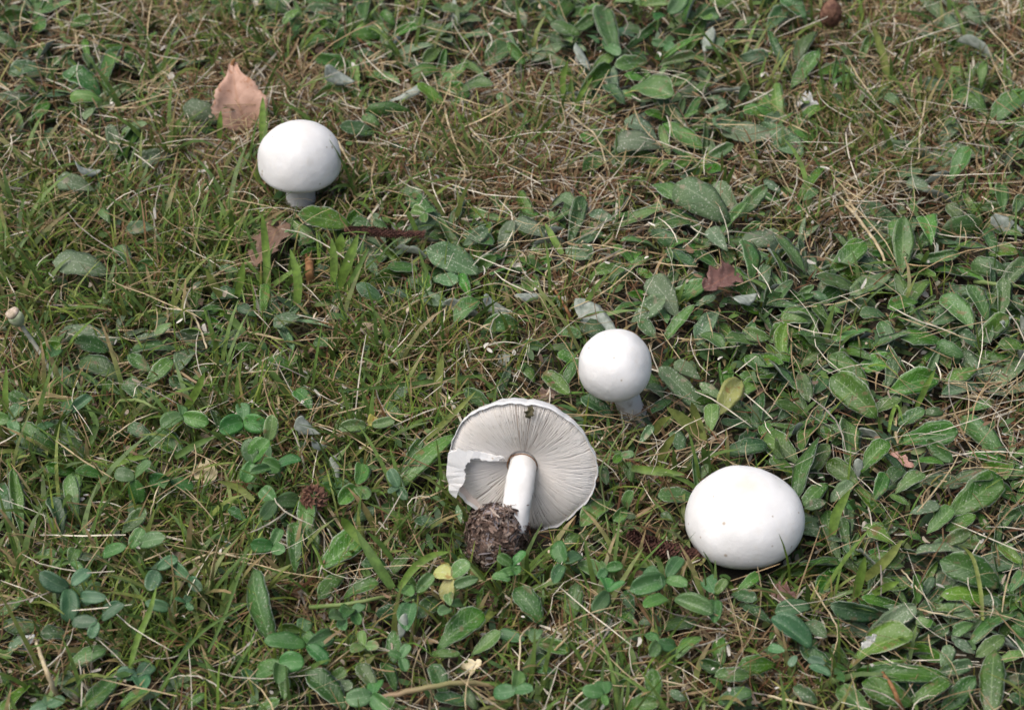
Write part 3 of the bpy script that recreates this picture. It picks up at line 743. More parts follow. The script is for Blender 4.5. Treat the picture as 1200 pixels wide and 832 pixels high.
for _ in range(24):                     # more small clover in the shadier, wetter turf
    for _t in range(60):
        px, py = random.choice([(random.uniform(0, 520), random.uniform(430, 830)), (random.uniform(350, 860), random.uniform(650, 830)), (random.uniform(680, 860), random.uniform(0, 60))])
        p = at(px, py, random.uniform(0.012, 0.026))
        if all((p - c['B']).length > 0.016 for c in clov): break
    clov.append(dict(B=p, r=random.uniform(0.004, 0.0075), k=random.choice(['clover', 'clover', 'medick', 'lightclover'])))
ncl = {1: 'one', 2: 'two', 3: 'three'}
for c in cluster(clov, 0.027, 3):
    if len(c) > 1:
        cen = sum((i['B'] for i in c), Vector()) / len(c)
        angs = [math.atan2(i['B'].y - cen.y, i['B'].x - cen.x) for i in c]
    else:
        a = random.uniform(0, 6.28)
        cen = c[0]['B'] - Vector((math.cos(a), math.sin(a), 0)) * c[0]['r']
        angs = [a]
        for da in (2.1, -2.1):
            rr_ = c[0]['r'] * random.uniform(0.8, 1.0)
            c.append(dict(B=cen + Vector((math.cos(a + da), math.sin(a + da), random.uniform(-.15, .15))) * rr_, r=rr_, k=c[0]['k']))
            angs.append(a + da)
    if len(c) == 2:                     # the third leaflet of the trefoil
        d3 = -((c[0]['B'] - cen).normalized() + (c[1]['B'] - cen).normalized())
        if d3.length < 0.3: d3 = (c[0]['B'] - cen).cross(Vector((0, 0, 1))) * random.choice([-1, 1])
        d3 = d3.normalized()
        r3 = c[0]['r'] * 0.9
        c.append(dict(B=cen + d3 * r3, r=r3, k=c[0]['k'])); angs.append(math.atan2(d3.y, d3.x))
    base = Vector((cen.x + random.uniform(-.01, .01), cen.y + random.uniform(-.004, .012), 0))
    base.z = float(gz(base.x, base.y))
    root = empty('clover_sprig', base)
    ks = [i['k'] for i in c]
    kk = max(set(ks), key=ks.count)
    size = 'large' if c[0]['r'] > 0.0072 else ('small' if c[0]['r'] < 0.0055 else 'middling')
    tag(root, place_label('%s %s %s-leaflet clover' % (size, CLOOK[kk], ncl[len(c)]), base), 'clover', 'clover sprigs in the turf')
    hub = cen - Vector((0, 0, 0.002))
    rel = [Vector((0, 0, -0.002)), (hub - base) * 0.55 + Vector((0.003, 0.002, 0)), hub - base]
    st = link('stalk', tube_mesh(spline(rel, 6), 0.0006, [M['stalk']], 5, 'stalk'), root)
    for i, a in zip(c, angs):
        tipdir = (i['B'] - cen)
        if tipdir.length < 1e-4: tipdir = Vector((math.cos(a), math.sin(a), 0))
        tipdir.normalize()
        r = i['r']
        B = i['B'] - tipdir * min(max((i['B'] - cen).length, r * 0.9), r * 1.7)
        T = i['B'] + tipdir * r * 1.05 + Vector((0, 0, random.uniform(-0.004, 0.005)))
        m, L = leaf_matrix(B, T, r * random.uniform(1.25, 1.6), random.uniform(-.55, .55), False, 0.15)
        link('leaflet', random.choice(LEAF[i['k']]), root, m)

# ------------------------------------------------------------------ mushrooms
def lathe(profile, n=72, wob=0.012, seed=0, mats=(), name='lathe', bump=0.0):
    rr = random.Random(seed)
    ph = [rr.uniform(0, 6.28) for _ in range(5)]
    verts, faces = [], []
    K = len(profile)
    for i, (r, z) in enumerate(profile):
        for s in range(n):
            a = 2 * math.pi * s / n
            f = 1 + wob * (math.sin(2 * a + ph[0]) + 0.7 * math.sin(3 * a + ph[1]) + 0.3 * math.sin(5 * a + ph[2]))
            zz = z
            if bump:
                v = Vector((math.cos(a) * r, math.sin(a) * r, z))
                d = noise.fractal(v * 45 + Vector((seed, 0, 0)), 1.0, 2.0, 3) * bump
                f += d / max(r, 0.006); zz += d * 0.5
            verts.append((r * f * math.cos(a), r * f * math.sin(a), zz))
    for i in range(K - 1):
        for s in range(n):
            s2 = (s + 1) % n
            faces.append((i * n + s, (i + 1) * n + s, (i + 1) * n + s2, i * n + s2))
    faces.append(tuple(range(n)))
    faces.append(tuple(reversed([(K - 1) * n + s for s in range(n)])))
    return mesh_from(verts, faces, mats, name)

def cap_profile(a, ct, cb, rs, p=2.0, end=148, pl=None):
    pl = pl or p
    """superelliptic dome: p is the exponent, cb the drop from the widest ring to the lowest edge"""
    pr = [(0.0004, ct)]
    for i in range(1, 25):
        f = R(90 * i / 24)
        pr.append((a * math.sin(f) ** (2 / p), ct * max(0, math.cos(f)) ** (2 / p)))
    for i in range(1, 13):
        f = R((end - 90) * i / 12)
        pr.append((a * math.cos(f) ** (2 / pl), -cb * (math.sin(f) / math.sin(R(end - 90))) ** (2 / pl)))
    rl, zl = pr[-1]
    for k in (0.15, 0.4, 0.7, 1.0):
        pr.append((rl + (rs - rl) * k, zl + 0.003 * math.sin(k * 2.6)))
    return pr

def cap_mushroom(label, base, top_center, a, ct, cb, rs, seed, capmat, p=1.0, stem_mat='stem', end=148, pl=None):
    root = empty('mushroom', base)
    tag(root, label, 'mushroom', 'white mushrooms on the lawn')
    ax = (top_center - base)
    H = ax.length
    rot = Vector((0, 0, 1)).rotation_difference(ax.normalized()).to_matrix().to_4x4()
    cap = link('cap', lathe(cap_profile(a, ct, cb, rs, p, end, pl), 80, 0.015, seed, [M[capmat]], 'cap', 0.0008), root)
    cap.matrix_basis = rot @ Matrix.Translation((0, 0, H))
    prof = [(rs * 1.12, -0.014), (rs * 1.10, -0.004), (rs * 1.05, H * 0.12), (rs * 1.0, H * 0.3), (rs * 0.98, H * 0.5), (rs * 1.05, H - cb + 0.006)]
    st = link('stem', lathe(prof, 40, 0.02, seed + 3, [M[stem_mat]], 'stem', 0.0006), root)
    st.matrix_basis = rot
    return root

def ground_at(px, py):
    p = at(px, py, 0.0)
    for _ in range(3): p = at(px, py, float(gz(p.x, p.y)))
    return p

# dome-capped one by the birch leaf
bA = ground_at(353, 246)
tA = Vector((at(352, 189, 0.037).x, bA.y, 0)); 
def center_over(px, py, y):
    d = ray(px, py)
    return CAM + d * ((y - CAM.y) / d.y)
tA = center_over(351, 191, bA.y)
sA = depth(tA) / FPX
cap_mushroom('plump white dome-capped mushroom with its short stem showing, beside the tan birch leaf', bA, tA,
             48.5 * sA, 0.0265, 0.0095, 17 * sA, 1, 'cap', 2.2, end=146, pl=2.9)
# small round one
bB = ground_at(744, 493)
tB = center_over(721, 429.5, bB.y - 0.004)
sB = depth(tB) / FPX
cap_mushroom('small ball-capped white mushroom leaning on a soiled pale stem', bB, tB,
             43.8 * sB, 43.0 * sB, 36 * sB, 15.5 * sB, 5, 'cap', 2.04, 'stem_dirty', end=160)
# broad low one
bD = ground_at(873, 648)
tD = center_over(872, 609, bD.y)
sD = depth(tD) / FPX
cap_mushroom('broad low white mushroom with beige blush on its crown, stem hidden in grass', bD, tD,
             70 * sD, 0.0245, 0.0175, 17 * sD, 9, 'cap_blush', 2.12, end=160)

# overturned mushroom ------------------------------------------------
cC = at(611.5, 547, 0.040)
clodC = at(582, 630, 0.021)
sC = depth(cC) / FPX
nC = Vector((-0.12, -math.cos(R(9)), math.sin(R(9)))).normalized()     # gill side faces this way
uC = Vector((0, 0, 1)).cross(nC).normalized()                            # image right
vC = nC.cross(uC).normalized()
uC = vC.cross(nC).normalized()
RX, RY = 87.5 * sC, 87.5 * sC * 1.03
rootC = empty('mushroom', Vector((cC.x, cC.y, float(gz(cC.x, cC.y)))))
tag(rootC, 'overturned white mushroom showing pale gills, torn rim and soil-clotted stem base', 'mushroom', 'white mushrooms on the lawn')
frame = Matrix((uC, vC, nC)).transposed().to_4x4()
frame = Matrix.Translation(cC) @ frame

def rimR(th):
    e = 1 + 0.013 * math.sin(3 * th + 1.0) + 0.010 * math.sin(5 * th + 2.2) + 0.006 * math.sin(11 * th) + 0.005 * math.sin(23 * th + .7) + 0.012 * noise.noise(Vector((math.cos(th) * 14, math.sin(th) * 14, 5)))
    k = math.degrees(th) % 360
    e += -0.05 * math.exp(-((k - 238) / 22) ** 2) + 0.02 * math.exp(-((k - 300) / 25) ** 2)
    return RX * RY / math.hypot(RY * math.cos(th), RX * math.sin(th)) * e

def recess(th):
    k = math.degrees(th) % 360
    s = lambda x: 1 / (1 + math.exp(-x))
    return 0.0055 * s((k - 176) / 1.6) * (1 - s((k - 236) / 5))

def gill_h(fr, th):      # height of the gill edges along the stem axis, fr = radius / rim radius
    return 0.0030 * math.sin(math.pi * min(1, fr)) ** 0.7 - 0.007 * (1 - fr) ** 2.2 - recess(th) * (0.35 + 0.65 * fr)

# cap shell: outer dome behind, a thin rolled rim and the floor between the gills
nth = 180
verts, faces, mi = [], [], []
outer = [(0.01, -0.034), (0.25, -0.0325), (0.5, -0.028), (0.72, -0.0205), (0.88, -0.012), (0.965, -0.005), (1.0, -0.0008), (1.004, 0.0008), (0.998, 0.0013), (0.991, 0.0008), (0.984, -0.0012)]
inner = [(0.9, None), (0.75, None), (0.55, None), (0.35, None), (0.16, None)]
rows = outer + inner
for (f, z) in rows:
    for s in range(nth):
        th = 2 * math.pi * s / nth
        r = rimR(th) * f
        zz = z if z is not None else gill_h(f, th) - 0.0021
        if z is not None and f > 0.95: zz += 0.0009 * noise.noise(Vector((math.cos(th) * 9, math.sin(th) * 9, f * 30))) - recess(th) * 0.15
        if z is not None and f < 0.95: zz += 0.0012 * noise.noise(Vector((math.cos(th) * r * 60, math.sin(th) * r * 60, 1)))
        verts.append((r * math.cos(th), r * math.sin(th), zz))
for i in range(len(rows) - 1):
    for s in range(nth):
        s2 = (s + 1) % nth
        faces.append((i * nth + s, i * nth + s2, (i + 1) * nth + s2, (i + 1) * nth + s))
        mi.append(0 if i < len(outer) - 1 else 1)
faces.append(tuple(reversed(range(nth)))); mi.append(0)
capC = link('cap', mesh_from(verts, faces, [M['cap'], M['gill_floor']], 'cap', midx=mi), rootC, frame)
# gills
gv, gf = [], []
def lamella(th, f0, f1, jit, wd=0.00016):
    ks = 9
    s0 = len(gv)
    wv = random.uniform(-.012, .012)
    for i in range(ks):
        f = f0 + (f1 - f0) * i / (ks - 1)
        r = rimR(th) * f
        t2 = th + jit * math.sin(i * 0.8) + wv * (i / ks) ** 2
        taper = 1.0 if f < 0.9 else 0.35
        h = gill_h(f, th) + random.uniform(-.0001, .0001)
        w = wd * (0.45 + 0.75 * f)
        side = Vector((-math.sin(t2), math.cos(t2), 0))
        c = Vector((r * math.cos(t2), r * math.sin(t2), 0))
        if f > 0.92: h -= 0.0008 * (f - 0.92) / 0.05
        lo = -0.0026
        for sg, zz in ((-1.25, h + lo), (-0.8, h), (0.8, h), (1.25, h + lo)):
            p = c + side * w * sg
            gv.append((p.x, p.y, zz))
    for i in range(ks - 1):
        for k in range(3):
            a = s0 + i * 4 + k
            gf.append((a, a + 1, a + 5, a + 4))
NG = 116
for g in range(NG):
    th = 2 * math.pi * (g + random.uniform(-.27, .27)) / NG
    lamella(th, 0.205, 0.987, random.uniform(-.006, .006), random.uniform(.00017, .00026))
    lamella(th + math.pi / NG * random.uniform(.8, 1.2), random.choice([0.38, 0.48, 0.6]), 0.987, random.uniform(-.004, .004), random.uniform(.00014, .00022))
    lamella(th + 0.5 * math.pi / NG, random.uniform(0.7, 0.86), 0.987, 0, .00014)
    lamella(th + 1.5 * math.pi / NG, random.uniform(0.7, 0.86), 0.987, 0, .00014)
link('gills', mesh_from(gv, gf, [M['gill']], 'gills'), rootC, frame)
# torn, folded-in flap of the cap margin
fl_pts = [(-86, 14), (-74, 19), (-57, 20), (-38, 18), (-20, 16), (-26, 11), (-42, 11), (-55, 11), (-63, 5), (-68, -4), (-64, -13), (-70, -26), (-76, -44), (-84, -30), (-88, -8)]
bm = bmesh.new()
dense = []
for k in range(len(fl_pts)):
    (xa, ya), (xb, yb) = fl_pts[k], fl_pts[(k + 1) % len(fl_pts)]
    for e in (0, .25, .5, .75):
        jx, jy = random.gauss(0, .7), random.gauss(0, .9)
        dense.append((xa + (xb - xa) * e + jx, ya + (yb - ya) * e + jy))
tv = []
for (x, y) in dense:
    rr_ = math.hypot(x, y) / 87.5
    tv.append(bm.verts.new((x * sC, y * sC, 0.0032 + 0.0016 * (1 - rr_) - 0.22 * (y - 5) * sC + random.uniform(-.0002, .0002))))
f0 = bm.faces.new(tv)
ext = bmesh.ops.extrude_face_region(bm, geom=[f0])
for v in ext['geom']:
    if isinstance(v, bmesh.types.BMVert): v.co.z -= 0.0011
bmesh.ops.triangulate(bm, faces=bm.faces[:])
bmesh.ops.recalc_face_normals(bm, faces=bm.faces)
for v in bm.verts:
    v.co.z += 0.0009 * noise.noise(v.co * 190)
me = bpy.data.meshes.new('torn_flap'); bm.to_mesh(me); bm.free()
me.materials.append(M['cap'])
flp = link('torn_flap', me, rootC, frame)
flp['label'] = 'torn white flap of cap margin folded over the gills'
# stem, curving down into the clod
inv = frame.inverted()
e_loc = inv @ clodC
spts = spline([Vector((0, 0, -0.009)), Vector((0.0005, -0.0015, 0.006)), Vector((e_loc.x * 0.12 + .001, e_loc.y * 0.38, e_loc.z * 0.62)), Vector((e_loc.x * 0.55 + 0.004, e_loc.y * 0.86, e_loc.z * 0.97))], 24)
srad = [15.3 * sC * (1.0 + 0.08 * math.cos(i / 15 * 3.1)) * (0.98 + 0.24 * (i / 15)) for i in np.linspace(0, 15, 24)]
link('stem', tube_mesh(spts, srad, [M['stem']], 32, 'stem', 0.0007), rootC, frame)
smear_c = frame @ spts[-5]
# ragged ring line where the gills meet the stem
cp = []
for k in range(46):
    a = 2 * math.pi * k / 46
    r = 17.4 * sC * (1 + random.uniform(-.015, .02))
    cp.append(Vector((r * math.cos(a), r * math.sin(a) - 0.0004, -0.0012 + random.uniform(-.0002, .0002))))
link('gill_collar', tube_mesh(cp + [cp[0]], 0.00034, [M['rust_twig']], 5, 'collar'), rootC, frame)
# soil clod
bm = bmesh.new()
bmesh.ops.create_icosphere(bm, subdivisions=5, radius=1)
for v in bm.verts:
    d = v.co.copy()
    k = 1 + 0.26 * noise.fractal(d * 2.2, 1, 2, 3) + 0.10 * noise.fractal(d * 7, 1, 2, 3)
    v.co = Vector((d.x * 0.0145, d.y * 0.0145, d.z * (0.0185 if d.z < 0 else 0.0175))) * k
me = bpy.data.meshes.new('soil_clod'); bm.to_mesh(me); bm.free()
me.materials.append(M['clod']); me.polygons.foreach_set('use_smooth', [True] * len(me.polygons))
cl = link('soil_clod', me, rootC, Matrix.Translation(clodC))
cl['label'] = 'brown clod of soil and fibres on the stem base'
nf = 2300
dirs = rng.normal(size=(nf, 3)); dirs /= np.linalg.norm(dirs, axis=1)[:, None]
tan = np.cross(dirs, rng.normal(size=(nf, 3))); tan[:, 2] *= 0.45
tan -= dirs * np.sum(tan * dirs, 1)[:, None]
tan /= np.linalg.norm(tan, axis=1)[:, None]
Lf = rng.uniform(0.002, 0.0085, nf)
ks = np.linspace(-1, 1, 4)
kk_ = np.array([1 + 0.26 * noise.fractal(Vector(d) * 2.2, 1, 2, 3) + 0.10 * noise.fractal(Vector(d) * 7, 1, 2, 3) for d in dirs])
rad = np.array([0.0145, 0.0145, 0.0180]) * (kk_ * rng.uniform(0.97, 1.06, nf))[:, None]
lift = rng.uniform(-0.0010, 0.0009, nf)
P = dirs[:, None, :] * rad[:, None, :] + tan[:, None, :] * (Lf[:, None] * 0.5 * ks)[..., None]
P += dirs[:, None, :] * (lift[:, None] * ks ** 2 - 0.0010 * (1 - ks ** 2) * 0)[..., None]
S = np.cross(tan, dirs)
S = S + dirs * rng.uniform(-.6, .6, nf)[:, None]
S /= np.linalg.norm(S, axis=1)[:, None]
W = (rng.uniform(0.0002, 0.0008, nf)[:, None] * np.array([0.6, 1, 1, 0.4]))
pal = np.array([(0.11, 0.072, 0.056), (0.19, 0.135, 0.108), (0.065, 0.045, 0.038), (0.28, 0.215, 0.18), (0.25, 0.225, 0.235), (0.36, 0.30, 0.25)])
C = pal[rng.choice(6, nf, p=[.26, .25, .17, .13, .13, .06])]
C = np.repeat(C[:, None, :], 4, 1) * rng.uniform(.7, 1.2, (nf, 1, 1))
# soil smeared a little way up the stem
ns_ = 46
ii = rng.integers(0, ns_, ns_)
axs = (frame @ spts[-1] - frame @ spts[8]).normalized()
a1 = axs.cross(Vector((0, 0, 1))).normalized(); a2 = axs.cross(a1)
P2, S2 = [], []
for k in range(ns_):
    u_ = 1 - abs(random.gauss(0, .20))
    if u_ < 0: u_ = random.random()
    fi = min(22.999, 9 + 14 * u_); i0 = int(fi)
    c_ = frame @ spts[i0].lerp(spts[i0 + 1], fi - i0)
    an = random.uniform(0, 6.283)
    o_ = a1 * math.cos(an) + a2 * math.sin(an)
    p_ = c_ + o_ * (srad[i0] * 1.0 + random.uniform(.0001, .0008)) - clodC
    t_ = (axs * random.uniform(-1, 1) + axs.cross(o_) * random.uniform(-1, 1)).normalized()
    l_ = random.uniform(.0004, .0014)
    P2.append([tuple(p_ + t_ * l_ * e_) for e_ in (-1, -.3, .3, 1)]); S2.append(tuple(t_.cross(o_)))
P2 = np.array(P2); S2 = np.array(S2)
C2 = np.repeat((pal[rng.choice(6, ns_)] * rng.uniform(.7, 1.1, (ns_, 1)))[:, None, :], 4, 1)
P = np.concatenate([P, P2]); S = np.concatenate([S, S2]); C = np.concatenate([C, C2])
W = np.concatenate([W, rng.uniform(.00015, .0005, (ns_, 1)) * np.array([[.6, 1, 1, .4]])])
me = ribbons_mesh('root_fibres', P, W, np.repeat(S[:, None, :], 4, 1), C, M['chips'])
fb = link('root_fibres', me, cl, Matrix.Translation(clodC)); fb['kind'] = 'stuff'

CAPS = [(tA, 48.5 * sA * 1.02), (tB, 44 * sB * 1.02), (tD, 70 * sD * 1.0), (cC - nC * 0.008, RX * 0.98), (clodC, 0.0165), ((cC + clodC) / 2, 0.012)]
FEET = [bA, bB, bD, Vector((clodC.x, clodC.y, 0)), Vector((cC.x, cC.y, 0))]

# a scrap of leaf caught on the gills
bmx = frame @ Matrix.Translation((6 * sC, 74 * sC, 0.0040)) @ Matrix.Rotation(R(75), 4, 'Z') @ Matrix.Diagonal((0.0085, 0.0042, 0.0085, 1))
LEAF['scrapbrown'] = [leaf_mesh([M['brown'], M['brown']], 'scrap', v) for v in range(5)]
dk = plain_mat('dark_leaf_fragment', (0.05, 0.05, 0.025), (0.16, 0.14, 0.08), 300, 0.8, 0.5)
fragment = leaf_mesh([dk, dk], 'scrap', 7)
o = link('leaf_fragment', fragment, None, bmx)
tag(o, 'tiny dark leaf fragment stuck on the gills of the overturned mushroom', 'leaf')

# ------------------------------------------------------------------ fallen leaves and other single finds
bl = leaf_mesh([M['birch'], M['birch']], 'birch', 1)
m, B, T, w = leaf_from_px(291, 150, 273, 74, 64, z0=0.008, rise=0.034, roll=0.06, face_cam=0.4, maxw=0.95)
root = empty('birch_leaf', Vector((B.x, B.y, float(gz(B.x, B.y)))))
tag(root, 'tan dry birch leaf with toothed edge propped up behind the dome-capped mushroom', 'dry leaf')
link('leaf_blade', bl, root, m)
tp = T + Vector((0, 0, 0))
link('leaf_stalk', tube_mesh(spline([T - root.location - Vector((0.0006, 0, .003)), T - root.location + Vector((-0.0002, 0.0005, 0.0)), T - root.location + Vector((0.0015, 0.001, 0.0022))], 7), [0.0012, 0.0013, 0.0013, 0.0012, 0.0011, 0.001, .0006], [M['rust_twig']], 6, 'leaf_stalk'), root)

def found_leaf(label, base, tip, w, mat, var, z0=0.008, rise=0.012, roll=0.0, name='dry_leaf', flip=False, kind='scrap', fc=0.3):
    me = leaf_mesh([M[mat], UNDER if mat == 'grey' else M[mat]], kind, var)
    m, B, T, _ = leaf_from_px(*base, *tip, w, z0=z0, rise=rise, roll=roll, face_cam=fc, flip=flip, maxw=0.95)
    o = link(name, me, None, m)
    tag(o, label, 'dry leaf')
    leaves.append(dict(B=B, T=T, w=0.02, k='brown'))
    return o
found_leaf('reddish brown curled dead leaf near the foot of the dome-capped mushroom', (330, 262), (303, 314), 36, 'brown', 2, z0=.014, rise=0.004)
found_leaf('rust red oak leaf scrap among grey-green hawkweed leaves', (862, 322), (822, 342), 32, 'brown', 4, z0=.020, rise=0.008)
found_leaf('dull purple-brown dead leaf lying in the dry turf near the brown bud', (1092, 96), (1048, 108), 20, 'brown', 6, rise=0.002)
found_leaf('cream crumpled dead leaf among clover sprigs', (228, 553), (254, 556), 24, 'cream', 3, rise=0.006)
found_leaf('yellow lobed dead leaf under the soil clod of the overturned mushroom', (533, 690), (520, 660), 22, 'yellow', 8, rise=0.012)
found_leaf('brown shrivelled leaf crumb between the two middle mushrooms', (632, 470), (652, 458), 16, 'brown', 1, rise=0.008)
found_leaf('dull yellow bent leaf pressed against the broad low mushroom', (800, 662), (828, 655), 15, 'yellow', 11, rise=0.006)
found_leaf('rusty orange leaf crumb near the soil clod', (572, 712), (582, 704), 14, 'brown', 9, rise=0.006)
found_leaf('tan torn leaf piece on hawkweed near the broad low mushroom', (1042, 533), (1068, 545), 14, 'birch', 12, rise=0.004)
found_leaf('tan shrivelled leaf twist in the hawkweed bed by the yellow leaf', (904, 492), (914, 470), 14, 'birch', 13, rise=0.006)
found_leaf('white torn leaf scrap in the dry turf near the brown bud', (937, 118), (957, 126), 20, 'scrap', 5, rise=0.010, fc=.8)
found_leaf('grey downy flake on the dry patch of turf near the dark twig', (596, 148), (615, 136), 13, 'grey', 5, rise=0.006, flip=True)
found_leaf('pale papery flake beside the dark twig', (648, 232), (662, 248), 11, 'scrap', 6, rise=0.003)
found_leaf('small white papery chip beside the dark twig', (718, 246), (727, 238), 9, 'scrap', 8, rise=0.005)
found_leaf('white papery chip beside a downy stalk in the dry patch', (505, 216), (514, 206), 9, 'scrap', 9, rise=0.006)
found_leaf('white bird-dropping-like flake at the margin of a dusty leaf', (24, 764), (38, 744), 8, 'scrap', 10, rise=0.010)
found_leaf('white curled leaf edge lying on a fresh hawkweed leaf by the rusty twig', (1010, 762), (1028, 744), 6, 'scrap', 3, z0=0.016, rise=0.006)
found_leaf('cream rolled leaf tip standing in the turf under the pinkish runner', (540, 782), (562, 776), 16, 'cream', 12, rise=0.006)
found_leaf('pale pinkish crumb of leaf in the grass near the cream crumpled leaf', (424, 432), (438, 428), 15, 'cream', 14, rise=0.005)
found_leaf('grey withered leaf crumb in the grass between catkin and overturned mushroom', (577, 424), (597, 418), 16, 'grey', 15, rise=0.006, flip=True)
found_leaf('dark purplish wet dead leaf in front of the broad low mushroom', (905, 690), (932, 700), 22, 'brown', 16, rise=0.003)

def catkin(label, pts, rpx):
    ctr = []
    for (px, py, z) in pts: ctr.append(at(px, py, z))
    base = Vector((ctr[0].x, ctr[0].y, float(gz(ctr[0].x, ctr[0].y))))
    root = empty('catkin', base)
    tag(root, label, 'catkin')
    r0 = rpx * depth(ctr[0]) / FPX
    n = 46
    sp = spline([c - base for c in ctr], n)
    link('spine', tube_mesh(sp, [r0 * 0.62 * (0.5 + 0.5 * math.sin(math.pi * (0.12 + 0.8 * i / (n - 1)))) for i in range(n)], [M['catkin']], 8, 'spine'), root)
    V, F = [], []
    for i in range(1, n - 1):
        d = (sp[i + 1] - sp[i - 1]).normalized()
        a = d.cross(Vector((0.1, .2, 1))).normalized(); b = d.cross(a)
        e = 0.55 + 0.45 * math.sin(math.pi * (0.12 + 0.8 * i / (n - 1)))
        for k in range(9):
            an = 2 * math.pi * (k + 0.5 * (i % 2)) / 9 + random.uniform(-.15, .15)
            o_ = a * math.cos(an) + b * math.sin(an)
            t_ = d.cross(o_)
            c0 = sp[i] + o_ * r0 * 0.45 * e
            tip = sp[i] + o_ * r0 * e * random.uniform(.9, 1.12) + d * r0 * 0.45
            s0 = len(V)
            V += [c0 - t_ * r0 * .1, c0 + t_ * r0 * .1, tip + t_ * r0 * .30 - d * r0 * .2, tip, tip - t_ * r0 * .30 - d * r0 * .2]
            F += [(s0, s0 + 1, s0 + 2, s0 + 3), (s0, s0 + 3, s0 + 4)]
    sc = link('scales', mesh_from(V, F, [M['catkin']], 'scales', smooth=False), root)
    sc['kind'] = 'stuff'
catkin('thin dark brown catkin lying in the turf near the dome-capped mushroom', [(404, 270, .020), (430, 271, .022), (462, 274, .022), (496, 275, .020)], 6.0)
catkin('thick dark brown catkin tucked against the foot of the broad low mushroom', [(736, 626, .018), (762, 638, .020), (790, 646, .019), (818, 652, .014)], 10.0)

# brown bud
pb_ = at(972, 32, 0.016); base = pb_
root = empty('bud', base); tag(root, 'fat brown scaly bud standing up in the turf', 'bud')
sc_ = depth(base) / FPX
prof = [(3 * sc_, 0), (9 * sc_, 5 * sc_), (12 * sc_, 13 * sc_), (11.5 * sc_, 22 * sc_), (8 * sc_, 30 * sc_), (4 * sc_, 35 * sc_), (0.5 * sc_, 37 * sc_)]
link('core', lathe(prof, 24, 0.05, 3, [M['bud']], 'core', 0.0008), root)
V, F = [], []
for ring in range(6):
    for k in range(8):
        a = 2 * math.pi * (k + .5 * (ring % 2)) / 8
        z0 = (3 + ring * 5) * sc_; r_ = np.interp(z0 / sc_, [p[1] / sc_ for p in prof], [p[0] for p in prof])
        z1 = z0 + 9 * sc_; r1 = np.interp(z1 / sc_, [p[1] / sc_ for p in prof], [p[0] for p in prof])
        s0 = len(V)
        for da, rr_, zz in ((-.36, r_, z0), (.36, r_, z0), (.30, (r_ + r1) / 2 * 1.14, (z0 + z1) / 2), (0, r1 * 1.15 + sc_, z1), (-.30, (r_ + r1) / 2 * 1.14, (z0 + z1) / 2)):
            V.append((rr_ * math.cos(a + da), rr_ * math.sin(a + da), zz))
        F.append((s0, s0 + 1, s0 + 2, s0 + 3, s0 + 4))
link('scales', mesh_from(V, F, [M['bud']], 'scales', smooth=False), root)['kind'] = 'stuff'

# closed flower head on a downy stalk
pts = [at(72, 458, 0.010), at(48, 415, 0.022), at(31, 390, 0.034), at(24, 380, 0.040)]
base = Vector((pts[0].x, pts[0].y, float(gz(pts[0].x, pts[0].y))))
root = empty('closed_flower', base); tag(root, 'closed pinkish flower head on a downy grey stalk leaning over', 'flower')
st = link('stalk', tube_mesh(spline([p - base for p in pts], 14), 0.00125, [M['grey_stalk']], 7, 'stalk'), root)
hd = pts[-1] - base
ax = (pts[-1] - pts[-2]).normalized()
rot = Vector((0, 0, 1)).rotation_difference(ax).to_matrix().to_4x4()
s_ = depth(pts[-1]) / FPX
cup = link('flower_head', lathe([(2 * s_, -2 * s_), (6 * s_, 1 * s_), (9 * s_, 7 * s_), (9.5 * s_, 12 * s_), (8 * s_, 16 * s_)], 24, 0.02, 4, [M['headgreen']], 'cup', .0004), root)
cup.matrix_basis = Matrix.Translation(hd) @ rot
tf = link('petal_tuft', lathe([(8 * s_, 15 * s_), (8.6 * s_, 18 * s_), (7.5 * s_, 21 * s_), (4 * s_, 21.5 * s_), (.5 * s_, 20.5 * s_)], 24, 0.05, 6, [M['headpink']], 'tuft', .0008), cup)

# dry clover head
p = at(370, 612, 0.008); base = Vector((p.x, p.y, float(gz(p.x, p.y))))
root = empty('dry_clover_flower', base); tag(root, 'dry brown clover head with one yellowed side in front of tall leaf', 'flower')
link('stalk', tube_mesh(spline([Vector((0.002, 0, -.002)), Vector((0.001, 0, .008)), Vector((0, 0, .023))], 6), .0008, [M['stalk']], 5, 'stalk'), root)
V, F = [], []
for k in range(70):
    z = 1 - 2 * (k + .5) / 70; a = k * 2.4; r_ = math.sqrt(1 - z * z)
    d = Vector((r_ * math.cos(a), r_ * math.sin(a), z)); t_ = d.cross(Vector((.3, .1, 1))).normalized(); u_ = d.cross(t_)
    c = Vector((0, 0, .026)) + d * Vector((1, 1, 1)).length * .0034
    s0 = len(V); e = .0016
    V += [c - t_ * e - d * .002, c + t_ * e - d * .002, c + t_ * e * .8 + u_ * e + d * .0006, c + d * .0022, c - t_ * e * .8 + u_ * e + d * .0006]
    F += [(s0, s0 + 1, s0 + 2, s0 + 3, s0 + 4)]
link('florets', mesh_from(V, F, [M['bud']], 'florets', smooth=False), root)['kind'] = 'stuff'

